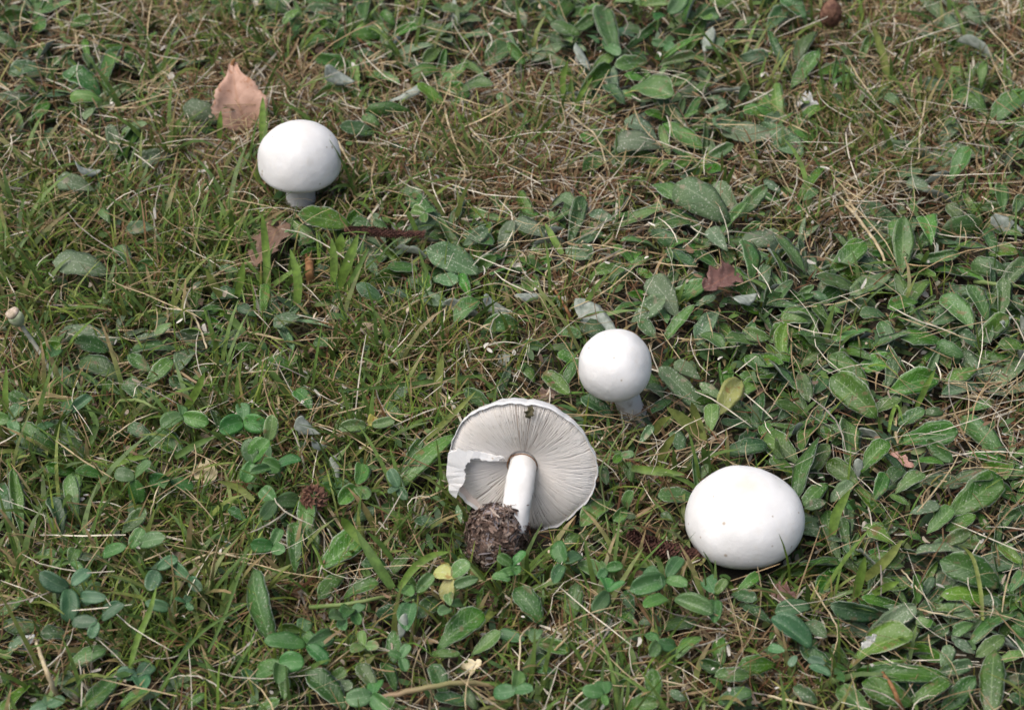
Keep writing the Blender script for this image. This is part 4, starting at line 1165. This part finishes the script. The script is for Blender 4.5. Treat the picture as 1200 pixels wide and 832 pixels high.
# cut brown stub and single stems / straws
def stem_obj(name, label, cat, reg, pts, wpx, mat, z=(0.010, 0.018), group=None, taper=0.6):
    n = len(pts)
    P3 = []
    for i, (x, y) in enumerate(pts):
        px, py = q(reg, x, y)
        zz = z[0] + (z[1] - z[0]) * math.sin(math.pi * i / (n - 1)) if n > 2 else z[0] + (z[1] - z[0]) * i / (n - 1)
        P3.append(at(px, py, zz))
    base = Vector((P3[0].x, P3[0].y, float(gz(P3[0].x, P3[0].y))))
    k = max(6, 5 * n)
    r0 = wpx / 8.0 * depth(P3[0]) / FPX
    sp = spline([p - base for p in P3], k)
    sp = [p + Vector((random.uniform(-1, 1), random.uniform(-1, 1), random.uniform(-1, 1))) * 0.0003 for p in sp]
    rad = [r0 * (1 - (1 - taper) * i / (k - 1)) for i in range(k)]
    o = link(name, tube_mesh(sp, rad, [M[mat]], 7, name))
    o.location = base
    tag(o, label, cat, group)
    return o

SG = 'single dry straws on the turf'
stem_obj('straw', 'pale flat straw stem lying above a fresh hawkweed leaf', 'straw', '13', [(318, 70), (440, 215), (530, 350), (575, 485)], 18, 'straw_stem', (.010, .022), SG)
stem_obj('straw', 'pale bent straw in the mossy dry turf under the brown bud', 'straw', '03', [(660, 380), (738, 430), (715, 600), (705, 740), (685, 780)], 10, 'straw_stem', (.008, .022), SG)
stem_obj('straw', 'curved golden straw with a kinked end near the small round mushroom', 'straw', '12', [(340, 262), (310, 340), (230, 405), (165, 440), (150, 510), (160, 580)], 10, 'straw_stem', (.008, .02), SG)
stem_obj('runner', 'long pinkish runner stem turning green lying in the clover', 'stem', '31', [(405, 797), (600, 770), (800, 725), (960, 705), (1130, 715)], 28, 'pink_stem', (.012, .022), None, 0.9)
stem_obj('grass_shoot', 'thick green grass stem branching from a straw-coloured node', 'stem', '31', [(250, 350), (420, 335), (560, 310), (680, 290)], 24, 'stalk', (.012, .022))
stem_obj('twig', 'rusty brown twig standing in large hawkweed leaves', 'twig', '33', [(640, 850), (590, 740), (515, 620)], 24, 'rust_twig', (.014, .030), None, 0.7)
stem_obj('straw', 'thin pinkish straw looping beside the blue-green leaf in front of the broad mushroom', 'straw', '33', [(200, 230), (270, 350), (325, 450), (310, 560), (255, 645)], 9, 'straw_stem', (.008, .02), SG)
stem_obj('twig', 'dark forked twig lying on dusty leaves', 'twig', '12', [(675, 180), (630, 230), (570, 275), (520, 310)], 26, 'twig', (.010, .016))
stem_obj('twig', 'thin dark twig lying between dusty leaves', 'twig', '12', [(640, 495), (690, 570), (755, 655)], 14, 'twig', (.012, .016))
stem_obj('dead_flower', 'arched purple-tipped stem beside the moss', 'stem', '20', [(790, 72), (850, 85), (930, 140), (1000, 205)], 17, 'pink_stem', (.012, .026))
stem_obj('grass_shoot', 'pale green arched stem over the moss cushion', 'stem', '20', [(545, 218), (640, 212), (720, 245), (790, 290)], 20, 'stalk', (.012, .024))
stem_obj('straw', 'pale straw arching from the soil to the clover', 'straw', '20', [(460, 440), (590, 335), (700, 280), (800, 248)], 9, 'straw_stem', (.010, .022), SG)
stem_obj('straw', 'long straw crossing a dark soil gap by the clover', 'straw', '30', [(825, 170), (985, 100), (1120, 115), (1240, 145)], 14, 'straw_stem', (.010, .020), SG)
stem_obj('straw', 'thick beige straw stub in the dry turf by hawkweed', 'straw', '23', [(815, 190), (930, 195), (1040, 205)], 24, 'straw_stem', (.010, .014), SG)
stem_obj('straw', 'pale straw resting on the leaves over a dark gap by large hawkweed', 'straw', '33', [(620, 165), (700, 260), (790, 360)], 9, 'straw_stem', (.014, .024), SG)
stem_obj('straw', 'white wiry straw over a dark hollow in hawkweed', 'straw', '33', [(710, 358), (800, 380), (905, 400)], 10, 'straw_stem', (.018, .024), SG)
stem_obj('straw', 'beige straw along the clover near large hawkweed leaves', 'straw', '33', [(0, 765), (140, 795), (300, 835)], 14, 'straw_stem', (.012, .02), SG)
stem_obj('straw', 'beige straw crossing behind an upright hawkweed leaf', 'straw', '32', [(485, 700), (560, 685), (640, 682), (820, 720)], 15, 'straw_stem', (.012, .016), SG)
stem_obj('straw', 'slanting straw in the clover near the overturned mushroom', 'straw', '32', [(170, 580), (240, 510), (310, 435)], 14, 'straw_stem', (.012, .022), SG)
stem_obj('straw', 'long slanting straw leaning through clover near the pinkish runner', 'straw', '32', [(250, 835), (350, 730), (480, 640)], 13, 'straw_stem', (.012, .024), SG)
stem_obj('straw', 'pale straw bent into a hook among clover sprigs by the pinkish runner', 'straw', '32', [(30, 832), (35, 600), (45, 480), (110, 430)], 11, 'straw_stem', (.012, .03), SG)
stem_obj('straw', 'long pale straw lying on dusty turf behind the domed leaf cluster', 'straw', '00', [(370, 590), (480, 650), (600, 682), (870, 682)], 10, 'straw_stem', (.012, .02), SG)
stem_obj('straw', 'straw lying from the dry patch towards the catkin', 'straw', '01', [(880, 490), (920, 640), (1010, 832)], 11, 'straw_stem', (.010, .022), SG)
stem_obj('straw', 'straw beside the foot of the dome-capped mushroom', 'straw', '01', [(385, 665), (430, 750), (490, 840)], 12, 'straw_stem', (.012, .02), SG)
stem_obj('straw', 'pair-lying straw above the hollow in the dry patch', 'straw', '02', [(210, 495), (310, 570), (400, 650), (460, 830)], 11, 'straw_stem', (.010, .02), SG)
stem_obj('straw', 'grey-white straw along the dusty leaves near the overturned mushroom', 'straw', '11', [(1000, 740), (1080, 695), (1170, 655)], 14, 'straw_stem', (.012, .02), SG)
stem_obj('straw', 'straw stub pointing at the reddish oak leaf scrap', 'straw', '12', [(875, 365), (940, 398), (1015, 432)], 14, 'straw_stem', (.012, .018), SG)
stem_obj('straw', 'rusty dry stem standing beside the large upturned grey leaf', 'straw', '12', [(300, 700), (250, 610), (190, 510)], 18, 'rust_twig', (.010, .022), SG)
stem_obj('straw', 'dead white straw leaning on the bright grass beside the flower stalk', 'straw', '10', [(860, 555), (920, 670), (970, 800)], 15, 'straw_stem', (.024, .012), SG)
stem_obj('straw', 'thin straw leaning over the clover under the cream leaf', 'straw', '20', [(695, 780), (750, 600), (865, 345)], 9, 'straw_stem', (.012, .026), SG)
stem_obj('straw', 'tan bent straw rising thick among dusty leaves', 'straw', '30', [(265, 760), (215, 640), (165, 500)], 28, 'straw_stem', (.012, .03), SG)
stem_obj('grass_shoot', 'thin green stem threading past the overturned mushroom', 'stem', '22', [(455, 832), (425, 640), (420, 520), (500, 380), (525, 320), (490, 250)], 10, 'stalk', (.010, .03))
stem_obj('cut_stub', 'cut tan stalk stub beside bright grass under the dome-capped mushroom', 'stem', '11', [(258, 510), (250, 430), (248, 360)], 42, 'rust_twig', (.006, .020), None, 0.95)
stem_obj('grass_shoot', 'mauve stem with yellowish green tip under the straw tuft', 'stem', '33', [(1020, 560), (1110, 560)], 8, 'stalk', (.016, .018))
stem_obj('grass_shoot', 'horizontal green stem crossing the hawkweed bed by the pale curled leaves', 'stem', '13', [(970, 490), (1080, 500), (1210, 515)], 24, 'stalk', (.014, .02))

# single broad grass blades
def blade_obj(label, reg, pts, wpx, tint, z=(0.006, 0.03)):
    n = len(pts)
    P3 = []
    for i, (x, y) in enumerate(pts):
        px, py = q(reg, x, y)
        P3.append(at(px, py, z[0] + 0.008 + (z[1] - z[0]) * i / (n - 1)))
    base = Vector((P3[0].x, P3[0].y, float(gz(P3[0].x, P3[0].y))))
    k = 12
    sp = spline([p - base for p in P3], k)
    hw = wpx / 8.0 * depth(P3[0]) / FPX
    V, F = [], []
    for i, p in enumerate(sp):
        d = (sp[min(i + 1, k - 1)] - sp[max(i - 1, 0)]).normalized()
        view = (p + base - CAM).normalized()
        s = d.cross(Vector((0.15, -0.75, 0.65))).normalized()
        nn = s.cross(d)
        t = i / (k - 1)
        w = hw * (0.75 + 0.35 * math.sin(math.pi * min(1, t * 1.2))) * (1 if t < 0.72 else max(0.06, 1 - ((t - 0.72) / 0.28) ** 1.6))
        V += [p - s * w + nn * w * .3, p, p + s * w + nn * w * .3]
    for i in range(k - 1):
        a = i * 3
        F += [(a, a + 1, a + 4, a + 3), (a + 1, a + 2, a + 5, a + 4)]
    me = mesh_from(V, F, [M['grass']], 'grass_blade')
    ca = me.color_attributes.new('tint', 'FLOAT_COLOR', 'POINT')
    cc = []
    for i in range(k):
        t = i / (k - 1)
        f = random.uniform(.93, 1.07)
        for j in range(3): cc += [tint[0] * f * (1.1 if j == 1 else 1), tint[1] * f * (1.1 if j == 1 else 1), tint[2] * f, 1]
    ca.data.foreach_set('color', cc)
    o = link('grass_shoot', me); o.location = base
    tag(o, label, 'grass blade', 'single broad grass blades')
    return o
G1, G2, G3, G4 = (0.15, 0.25, 0.045), (0.10, 0.18, 0.04), (0.19, 0.23, 0.06), (0.08, 0.15, 0.035)
blade_obj('bright upright grass blade in front of the tan birch leaf', '01', [(30, 690), (30, 570), (32, 455)], 30, G1, (.010, .034))
blade_obj('short upright grass blade at the toothed edge of the tan birch leaf', '00', [(1028, 650), (1030, 590), (1035, 520)], 24, G1, (.010, .028))
blade_obj('bright tall grass blade beside the reddish brown dead leaf', '11', [(55, 520), (45, 330), (28, 165)], 34, G1, (.006, .045))
blade_obj('bright grass blade beside the cut stalk stub', '11', [(190, 610), (195, 480), (160, 335)], 38, G1, (.006, .035))
blade_obj('broad bright grass blade between the catkin and the stalk stub', '11', [(390, 510), (430, 400), (480, 265)], 44, G1, (.006, .035))
blade_obj('bright grass blade close behind the broad one by the catkin', '11', [(362, 490), (365, 390), (355, 285)], 34, G1, (.006, .028))
blade_obj('short bright grass blade bending at the end of the catkin', '11', [(360, 350), (390, 320), (400, 262)], 44, G1, (.010, .024))
blade_obj('thin green grass blade slanting past the broad one by the catkin', '11', [(415, 530), (470, 440), (530, 330)], 22, G2, (.006, .028))
blade_obj('pale grass blade leaning above the clover near the cream leaf', '10', [(1035, 560), (1000, 500), (965, 435)], 34, G3, (.008, .026))
blade_obj('pale upright grass blade near the reddish brown dead leaf', '10', [(1110, 560), (1128, 480), (1142, 395)], 32, G1, (.008, .03))
blade_obj('green grass blade crossing the turf under the clover near catkin', '10', [(1150, 735), (1090, 670), (1045, 640)], 32, G2, (.008, .02))
blade_obj('yellow-green grass blade slanting to the torn rim of the overturned mushroom', '21', [(790, 400), (900, 300), (1030, 170)], 26, G3, (.010, .03))
blade_obj('long dark stem-like grass blade lying behind the overturned mushroom', '21', [(1070, 95), (850, 120), (600, 150), (380, 168)], 18, G4, (.012, .022))
blade_obj('olive upright grass blade behind the long dark one', '21', [(845, 225), (855, 110), (875, -10)], 36, G3, (.006, .03))
blade_obj('brown-tipped grass blade of the tuft beside the small round mushroom', '22', [(890, 390), (820, 320), (725, 245)], 52, G3, (.008, .03))
blade_obj('drooping grass blade of the tuft beside the small round mushroom', '22', [(900, 400), (860, 290), (840, 220)], 40, G3, (.008, .03))
blade_obj('curved olive grass blade at the foot of the small round mushroom', '22', [(668, 375), (690, 320), (745, 288)], 32, G3, (.008, .022))
blade_obj('short slanting grass blade between the small and broad mushrooms', '22', [(690, 495), (720, 430), (765, 365)], 34, G3, (.008, .026))
blade_obj('flat bright grass blade lying towards the broad low mushroom', '22', [(560, 530), (680, 545), (810, 560)], 36, G1, (.014, .018))
blade_obj('short green grass blade behind the broad low mushroom', '22', [(915, 530), (905, 480), (890, 430)], 36, G2, (.006, .024))
blade_obj('long thick grass blade leaning over the clover beside the soil clod', '31', [(640, 260), (560, 140), (470, -10)], 44, G2, (.012, .035))
blade_obj('arched pale grass blade pointing at the soil clod', '31', [(670, 260), (740, 165), (820, 110), (910, 88)], 34, G1, (.012, .026))
blade_obj('thin grass blade rising above the soil clod clover', '31', [(640, 130), (590, 60), (520, -5)], 24, G2, (.012, .03))
blade_obj('upright grass blade in front of the broad low mushroom', '33', [(408, 300), (430, 210), (455, 110)], 42, G1, (.006, .03))
blade_obj('reddish-tipped slanting grass blade in front of the broad low mushroom', '33', [(450, 215), (540, 140), (630, 35)], 44, G3, (.008, .028))
blade_obj('short broad grass blade beside the reddish-tipped one', '33', [(495, 285), (550, 255), (615, 228)], 34, G1, (.008, .018))
blade_obj('long thin grass blade arching over a big hawkweed leaf', '33', [(1005, 410), (995, 270), (960, 120), (905, 60)], 20, G3, (.010, .03))
blade_obj('grass blade bending down beside the broad low mushroom', '23', [(300, 840), (320, 740), (385, 630)], 44, G1, (.008, .026))
blade_obj('pale grass blade standing in the hawkweed bed', '23', [(695, 245), (735, 160), (785, 65)], 26, G1, (.010, .03))
blade_obj('bent-over grass blade tip in the hawkweed bed', '23', [(565, 360), (580, 280), (605, 238), (635, 320)], 18, G1, (.014, .026))
blade_obj('yellow-green grass blade in the turf near the brown bud', '03', [(560, 365), (530, 240), (490, 120)], 38, G3, (.006, .034))
blade_obj('green grass blade in the dry turf by a purple-brown leaf', '03', [(812, 395), (800, 330), (765, 270)], 30, G3, (.006, .024))
blade_obj('pale short grass blade beside a long thin one', '02', [(240, 460), (238, 370), (262, 285)], 26, G1, (.006, .028))
blade_obj('long thin grass blade at the edge of the dry patch', '02', [(290, 520), (320, 450), (378, 365)], 20, G1, (.006, .028))
blade_obj('bright upright grass blade by the closed flower head', '20', [(32, 330), (25, 200), (30, 50)], 26, G1, (.006, .036))
blade_obj('long green grass blade over the blue-green clover', '30', [(610, 635), (640, 510), (700, 370), (735, 245)], 26, G1, (.010, .036))
blade_obj('long thin green grass blade crossing the dark soil gap', '30', [(975, 560), (1060, 370), (1165, 70)], 14, G2, (.010, .03))
blade_obj('thin green grass blade lying across the dark soil gap', '30', [(745, 745), (930, 480), (1210, 305)], 14, G2, (.010, .03))
blade_obj('olive grass blade arching in the clover bed by the cream leaf', '20', [(1190, 680), (1110, 620), (1020, 590)], 28, G3, (.010, .02))
blade_obj('olive grass blade flat in the clover near the cream leaf', '20', [(820, 480), (900, 430), (1010, 380)], 30, G2, (.010, .02))
blade_obj('broad grass blade under the purple-tipped stem', '20', [(870, 250), (920, 170), (960, 80)], 34, G1, (.008, .03))
blade_obj('long grass blade curling from the clover under the cream leaf', '20', [(515, 525), (600, 490), (720, 470)], 26, G1, (.010, .02))
blade_obj('thin bent grass blade beside the moss cushion', '20', [(420, 420), (450, 320), (400, 230)], 26, G2, (.008, .024))
blade_obj('long grass blade from the turf over the dusty leaf', '12', [(235, 360), (195, 290), (155, 215)], 30, G1, (.010, .022))
blade_obj('bright grass blade in front of the dry clover head', '31', [(520, 70), (430, -30), (400, -70)], 40, G1, (.014, .03))

# ------------------------------------------------------------------ turf: grass, dry grass, moss, litter
def blobs(x, y, lst):
    v = np.zeros_like(x)
    for px, py, rx, ry, a in lst:
        c = at(px, py, 0.0); s = depth(c) / FPX
        e = math.asin(min(1, CAM.z / (c - CAM).length))
        sx = rx * s; sy = ry * s / math.sin(e)
        v += a * np.exp(-(((x - c.x) / sx) ** 2 + ((y - c.y) / sy) ** 2))
    return v

DRY = [(560,190,130,70,1), (650,215,100,50,.8), (440,120,110,60,.7), (1060,120,150,100,.9), (1130,40,110,50,.7), (1010,235,130,45,.9), (1160,490,50,60,1),
       (190,60,140,60,.7), (260,200,90,50,.9), (660,300,130,50,.7), (560,270,90,40,.5), (390,690,70,40,.9), (700,760,110,50,.7), (330,130,60,50,.5), (1150,600,60,60,.4),
       (850,770,70,50,.7), (120,110,70,50,.3), (640,150,80,50,.7), (500,420,90,50,.5), (980,450,60,40,.2), (770,550,60,40,.5), (40,700,60,60,.4)]
GRN = [(80,290,120,90,1.3), (200,330,140,70,1), (250,60,110,70,.6), (480,380,150,60,.9), (340,430,120,70,.8), (1160,430,50,50,.9), (60,600,140,110,1.0), (430,490,130,70,.9),
       (1000,180,90,50,.5), (200,520,190,90,.9), (450,660,160,100,1.0), (200,750,240,100,1.0), (560,180,130,70,.75), (960,680,80,50,.6), (330,250,90,60,.6), (760,430,400,60,.1), (700,720,160,90,.9), (1050,110,160,100,.75), (420,270,90,40,.6)]
MOS = [(360,240,45,22,1.2), (925,670,60,30,1.1), (1010,170,110,40,.7), (150,465,36,24,1.3), (712,280,26,16,1.1), (240,45,110,40,.5), (300,235,60,40,.6), (500,225,90,40,.4), (780,320,50,20,.6), (880,180,70,30,.4), (1140,660,30,20,.7), (840,300,60,25,.3), (620,180,90,50,.6), (1060,110,120,60,.5), (440,110,90,50,.4)]

LB = np.array([[(l['B'].x + l['T'].x) / 2, (l['B'].y + l['T'].y) / 2, (l['T'] - l['B']).length * .5 + .002] for l in leaves])
def leafcover(x, y):
    m = np.zeros(len(x))
    for a in range(0, len(x), 4000):
        d = np.hypot(x[a:a + 4000, None] - LB[None, :, 0], y[a:a + 4000, None] - LB[None, :, 1]) / LB[None, :, 2]
        m[a:a + 4000] = (d.min(1) < 0.85)
    return m

XR, YR = (-0.85, 0.85), (-0.60, 0.85)
def sample(n, dens):
    xs, ys = [], []
    tot = 0
    while tot < n:
        x = rng.uniform(*XR, n); y = rng.uniform(*YR, n)
        # the frame is wider far away; thin out the far corners outside it
        dv = np.stack([x - CAM.x, y - CAM.y, np.zeros(n) - CAM.z], -1)
        dd = dv @ np.array(FWD)
        px = 600 + dv[:, 0] / dd * FPX; py = 416 - dv @ np.array(UPV) / dd * FPX
        inside = (px > -70) & (px < 1270) & (py > -60) & (py < 900)
        p = dens(x, y) * np.where(inside, 1.0, 0.5)
        k = rng.uniform(0, 1, n) < p
        xs.append(x[k]); ys.append(y[k]); tot += k.sum()
    return np.concatenate(xs)[:n], np.concatenate(ys)[:n]

def keep_clear(P, W, S, C):
    ok = np.ones(len(P), bool)
    for c, r in CAPS:
        d = np.linalg.norm(P - np.array(c)[None, None, :], axis=2)
        ok &= (d > r * 1.0 + 0.0005).all(1)
    # nothing may run through the standing stems either
    return P[ok], W[ok], S[ok], C[ok]

def feet_dist(x, y):
    d = np.full(len(x), 9.0)
    for f in FEET: d = np.minimum(d, np.hypot(x - f.x, y - f.y))
    return d

def make_grass(name, label, n, dens, Lr, Wr, lean, pal, probs, mat, zb=(0, .004), K=6, tipcol=None, tipp=0.3, short=True):
    per = 7
    tx, ty = sample(n // per + 1, dens)                      # tufts, each of several blades
    ti = rng.integers(0, len(tx), n)
    ox, oy = rng.normal(0, .0045, n), rng.normal(0, .0045, n)
    x, y = tx[ti] + ox, ty[ti] + oy
    z = gz(x, y) + rng.uniform(*zb, n)
    tl = rng.uniform(.6, 1.25, len(tx))[ti]
    L = tl * rng.uniform(*Lr, n) * rng.uniform(0.75, 1.25, n)
    if short:
        fd = feet_dist(x, y)
        L *= np.clip(0.45 + fd / 0.06, 0.45, 1)
    az = np.arctan2(oy, ox) + rng.normal(0, .8, n)
    l0 = rng.uniform(0.05, lean[0], n); l1 = l0 + rng.uniform(lean[1], lean[2], n)
    t = np.linspace(0, 1, K)
    ang = l0[:, None] + (l1 - l0)[:, None] * t[None, :] ** 1.3
    seg = L[:, None] / (K - 1)
    waz = az[:, None] + rng.normal(0, .35, n)[:, None] * t[None, :]
    dx = np.sin(ang) * np.cos(waz) * seg; dy = np.sin(ang) * np.sin(waz) * seg; dz = np.cos(ang) * seg
    P = np.stack([x[:, None] + np.cumsum(dx, 1) - dx[:, :1], y[:, None] + np.cumsum(dy, 1) - dy[:, :1], z[:, None] + np.cumsum(dz, 1) - dz[:, :1]], -1)
    low = gz(P[..., 0], P[..., 1]) + 0.0015
    P[..., 2] = np.maximum(P[..., 2], low - (t[None, :] == 0) * 0.006)
    sa = az + np.pi / 2 + rng.normal(0, .5, n)
    S = np.stack([np.cos(sa), np.sin(sa), rng.normal(0, .3, n)], -1)
    S /= np.linalg.norm(S, axis=1)[:, None]
    S = np.repeat(S[:, None, :], K, 1)
    W = rng.uniform(*Wr, n)[:, None] * np.array([0.8, 1, 1, .9, .65, .12])[None, :K] if K == 6 else rng.uniform(*Wr, n)[:, None] * np.linspace(1, .3, K)[None, :]
    tc_ = rng.choice(len(pal), len(tx), p=probs)[ti]
    oc_ = rng.choice(len(pal), n, p=probs)
    C = np.array(pal)[np.where(rng.uniform(0, 1, n) < .6, tc_, oc_)] * rng.uniform(.75, 1.25, (n, 1))
    C = np.repeat(C[:, None, :], K, 1)
    if tipcol is not None:
        g = (rng.uniform(0, 1, n) < tipp)[:, None] * np.clip((t[None, :] - .35) / .5, 0, 1)
        C = C * (1 - g[..., None]) + np.array(tipcol)[None, None, :] * g[..., None]
        b = 0.55 * np.clip(1 - t / .3, 0, 1)[None, :, None]
        C = C * (1 - b) + np.array((0.25, 0.21, 0.10))[None, None, :] * b
    P, W, S, C = keep_clear(P, W, S, C)
    me = ribbons_mesh(name, P, W, S, C, mat)
    o = link(name, me)
    tag(o, label, name.split('_')[-1], kind='stuff')
    return o

def make_lying(name, label, n, dens, Lr, Wr, zr, pal, probs, mat, K=5, curve=.5, pitch=.12, cat='straw', lens=False):
    x, y = sample(n, dens)
    L = rng.uniform(*Lr, n) * rng.uniform(.6, 1.3, n)
    az = rng.uniform(0, 2 * np.pi, n)
    cv = rng.normal(0, curve, n); pt = rng.normal(0, pitch, n)
    t = np.linspace(-.5, .5, K)
    a = az[:, None] + cv[:, None] * t[None, :]
    seg = L[:, None] / (K - 1)
    dx = np.cos(a) * seg; dy = np.sin(a) * seg
    X = np.cumsum(dx, 1); Y = np.cumsum(dy, 1)
    X = x[:, None] + X - X.mean(1)[:, None]; Y = y[:, None] + Y - Y.mean(1)[:, None]
    z = rng.uniform(0, 1, n) ** 1.6 * (zr[1] - zr[0]) + zr[0]
    Z = gz(X, Y) + z[:, None] + (L * np.sin(pt))[:, None] * t[None, :] + (rng.uniform(0, .10, n) * L)[:, None] * (.25 - t ** 2)[None, :]
    Z = np.maximum(Z, gz(X, Y) + .0008)
    P = np.stack([X, Y, Z], -1)
    S = np.stack([-np.sin(az), np.cos(az), rng.normal(0, .45, n)], -1)
    S /= np.linalg.norm(S, axis=1)[:, None]
    S = np.repeat(S[:, None, :], K, 1)
    prof = np.interp(np.linspace(0, 1, K), [0, .2, .8, 1], [.6, 1, .9, .4])
    if lens: prof = np.interp(np.linspace(0, 1, K), [0, .2, .5, .8, 1], [.12, .7, 1, .75, .05])
    W = rng.uniform(*Wr, n)[:, None] * prof[None, :]
    C = np.array(pal)[rng.choice(len(pal), n, p=probs)] * rng.uniform(.7, 1.25, (n, 1))
    C = np.repeat(C[:, None, :], K, 1) * (1 + rng.normal(0, .08, (n, K, 1)))
    P, W, S, C = keep_clear(P, W, S, np.clip(C, 0, 1))
    me = ribbons_mesh(name, P, W, S, C, mat)
    o = link(name, me)
    tag(o, label, cat, kind='stuff')
    return o

GP = [(0.130, 0.215, 0.030), (0.085, 0.170, 0.026), (0.205, 0.265, 0.045), (0.062, 0.130, 0.026), (0.25, 0.24, 0.07), (0.20, 0.11, 0.045)]
SP = [(0.40, 0.32, 0.19), (0.27, 0.195, 0.105), (0.56, 0.52, 0.42), (0.16, 0.10, 0.05), (0.14, 0.068, 0.032), (0.26, 0.23, 0.20)]
grn = lambda x, y: np.clip(0.26 + 0.75 * blobs(x, y, GRN), 0, 1) * (1 - .80 * leafcover(x, y))
dry = lambda x, y: np.clip(0.06 + 0.52 * blobs(x, y, DRY), 0, 1) * (1 - .75 * leafcover(x, y))
mos = lambda x, y: np.clip(0.10 + 0.9 * blobs(x, y, MOS), 0, 1)
make_grass('lawn_grass', 'fine olive and green lawn grass growing through the turf', 43920, grn, (.012, .034), (.0003, .0008), (.75, .2, 1.3), GP, [.31, .27, .18, .14, .06, .04], M['grass'], tipcol=(0.30, 0.20, 0.10), tipp=.2)
make_grass('lawn_grass', 'sparse broader green grass blades growing through the turf', 8418, grn, (.020, .048), (.0010, .0018), (.8, .2, 1.1), [(0.12, 0.20, 0.04), (0.09, 0.16, 0.035), (0.16, 0.20, 0.05)], [.4, .35, .25], M['grass'], tipcol=(0.3, 0.22, 0.11), tipp=.2)
make_grass('stubble_grass', 'short tan and rusty dead grass stubble in the dry patches', 23790, dry, (.008, .024), (.0003, .0007), (.9, .1, .9), SP, [.16, .26, .06, .24, .23, .05], M['straw'])
make_lying('dry_grass', 'pale dry grass clippings lying matted on the soil', 29280, dry, (.010, .046), (.00022, .0009), (.0015, .013), SP, [.17, .25, .09, .24, .19, .06], M['straw'])
make_lying('thatch', 'brown rotting thatch matted on the soil', 36600, lambda x, y: np.clip(.35 + .5 * blobs(x, y, DRY), 0, 1), (.006, .024), (.0003, .0009), (.0005, .007), [(0.055, 0.038, 0.022), (0.10, 0.068, 0.038), (0.03, 0.022, 0.014), (0.18, 0.13, 0.08), (0.04, 0.05, 0.02)], [.3, .22, .25, .08, .15], M['straw'], K=4, cat='thatch')
make_lying('dry_grass', 'thin pale straws lying on top of the leaves', 11895, lambda x, y: np.clip(.30 + .35 * blobs(x, y, DRY), 0, 1), (.012, .055), (.00012, .00042), (.011, .030), SP, [.34, .22, .28, .08, .04, .04], M['straw'], curve=.7)
make_lying('leaf_litter', 'brown, grey and whitish crumbs of leaf litter', 4758, lambda x, y: np.full(len(x), .7), (.004, .010), (.0009, .0024), (.003, .012), [(0.16, 0.10, 0.06), (0.30, 0.24, 0.17), (0.5, 0.48, 0.42), (0.09, 0.06, 0.045), (0.22, 0.22, 0.16)], [.3, .22, .12, .2, .16], M['straw'], K=4, curve=.8, pitch=.4, cat='litter')
make_grass('moss', 'yellow-green moss shoots in low cushions', 23790, mos, (.005, .011), (.0004, .0008), (.6, .3, 1.2), [(0.13, 0.17, 0.022), (0.09, 0.12, 0.02), (0.18, 0.17, 0.04)], [.45, .35, .2], M['moss'], zb=(0, .007), short=False)

make_lying('small_weeds', 'small green leaflets and sprouts filling the turf', 14640, lambda x, y: np.clip(.75 - .32 * blobs(x, y, DRY), .15, 1), (.006, .014), (.0012, .0026), (.004, .015),
           [(0.045, 0.105, 0.03), (0.07, 0.145, 0.04), (0.11, 0.19, 0.05), (0.06, 0.11, 0.055), (0.14, 0.19, 0.06)], [.3, .28, .18, .14, .1], M['grass'], K=6, curve=.5, pitch=.45, cat='weeds', lens=True)

make_lying('leaf_litter', 'fine pale and brown crumbs strewn over the leaves', 4758, lambda x, y: np.full(len(x), .7), (.0015, .006), (.0003, .0012), (.010, .024),
           [(0.20, 0.13, 0.08), (0.38, 0.32, 0.24), (0.56, 0.54, 0.48), (0.10, 0.07, 0.05)], [.3, .28, .24, .18], M['straw'], K=4, curve=.9, pitch=.4, cat='litter')
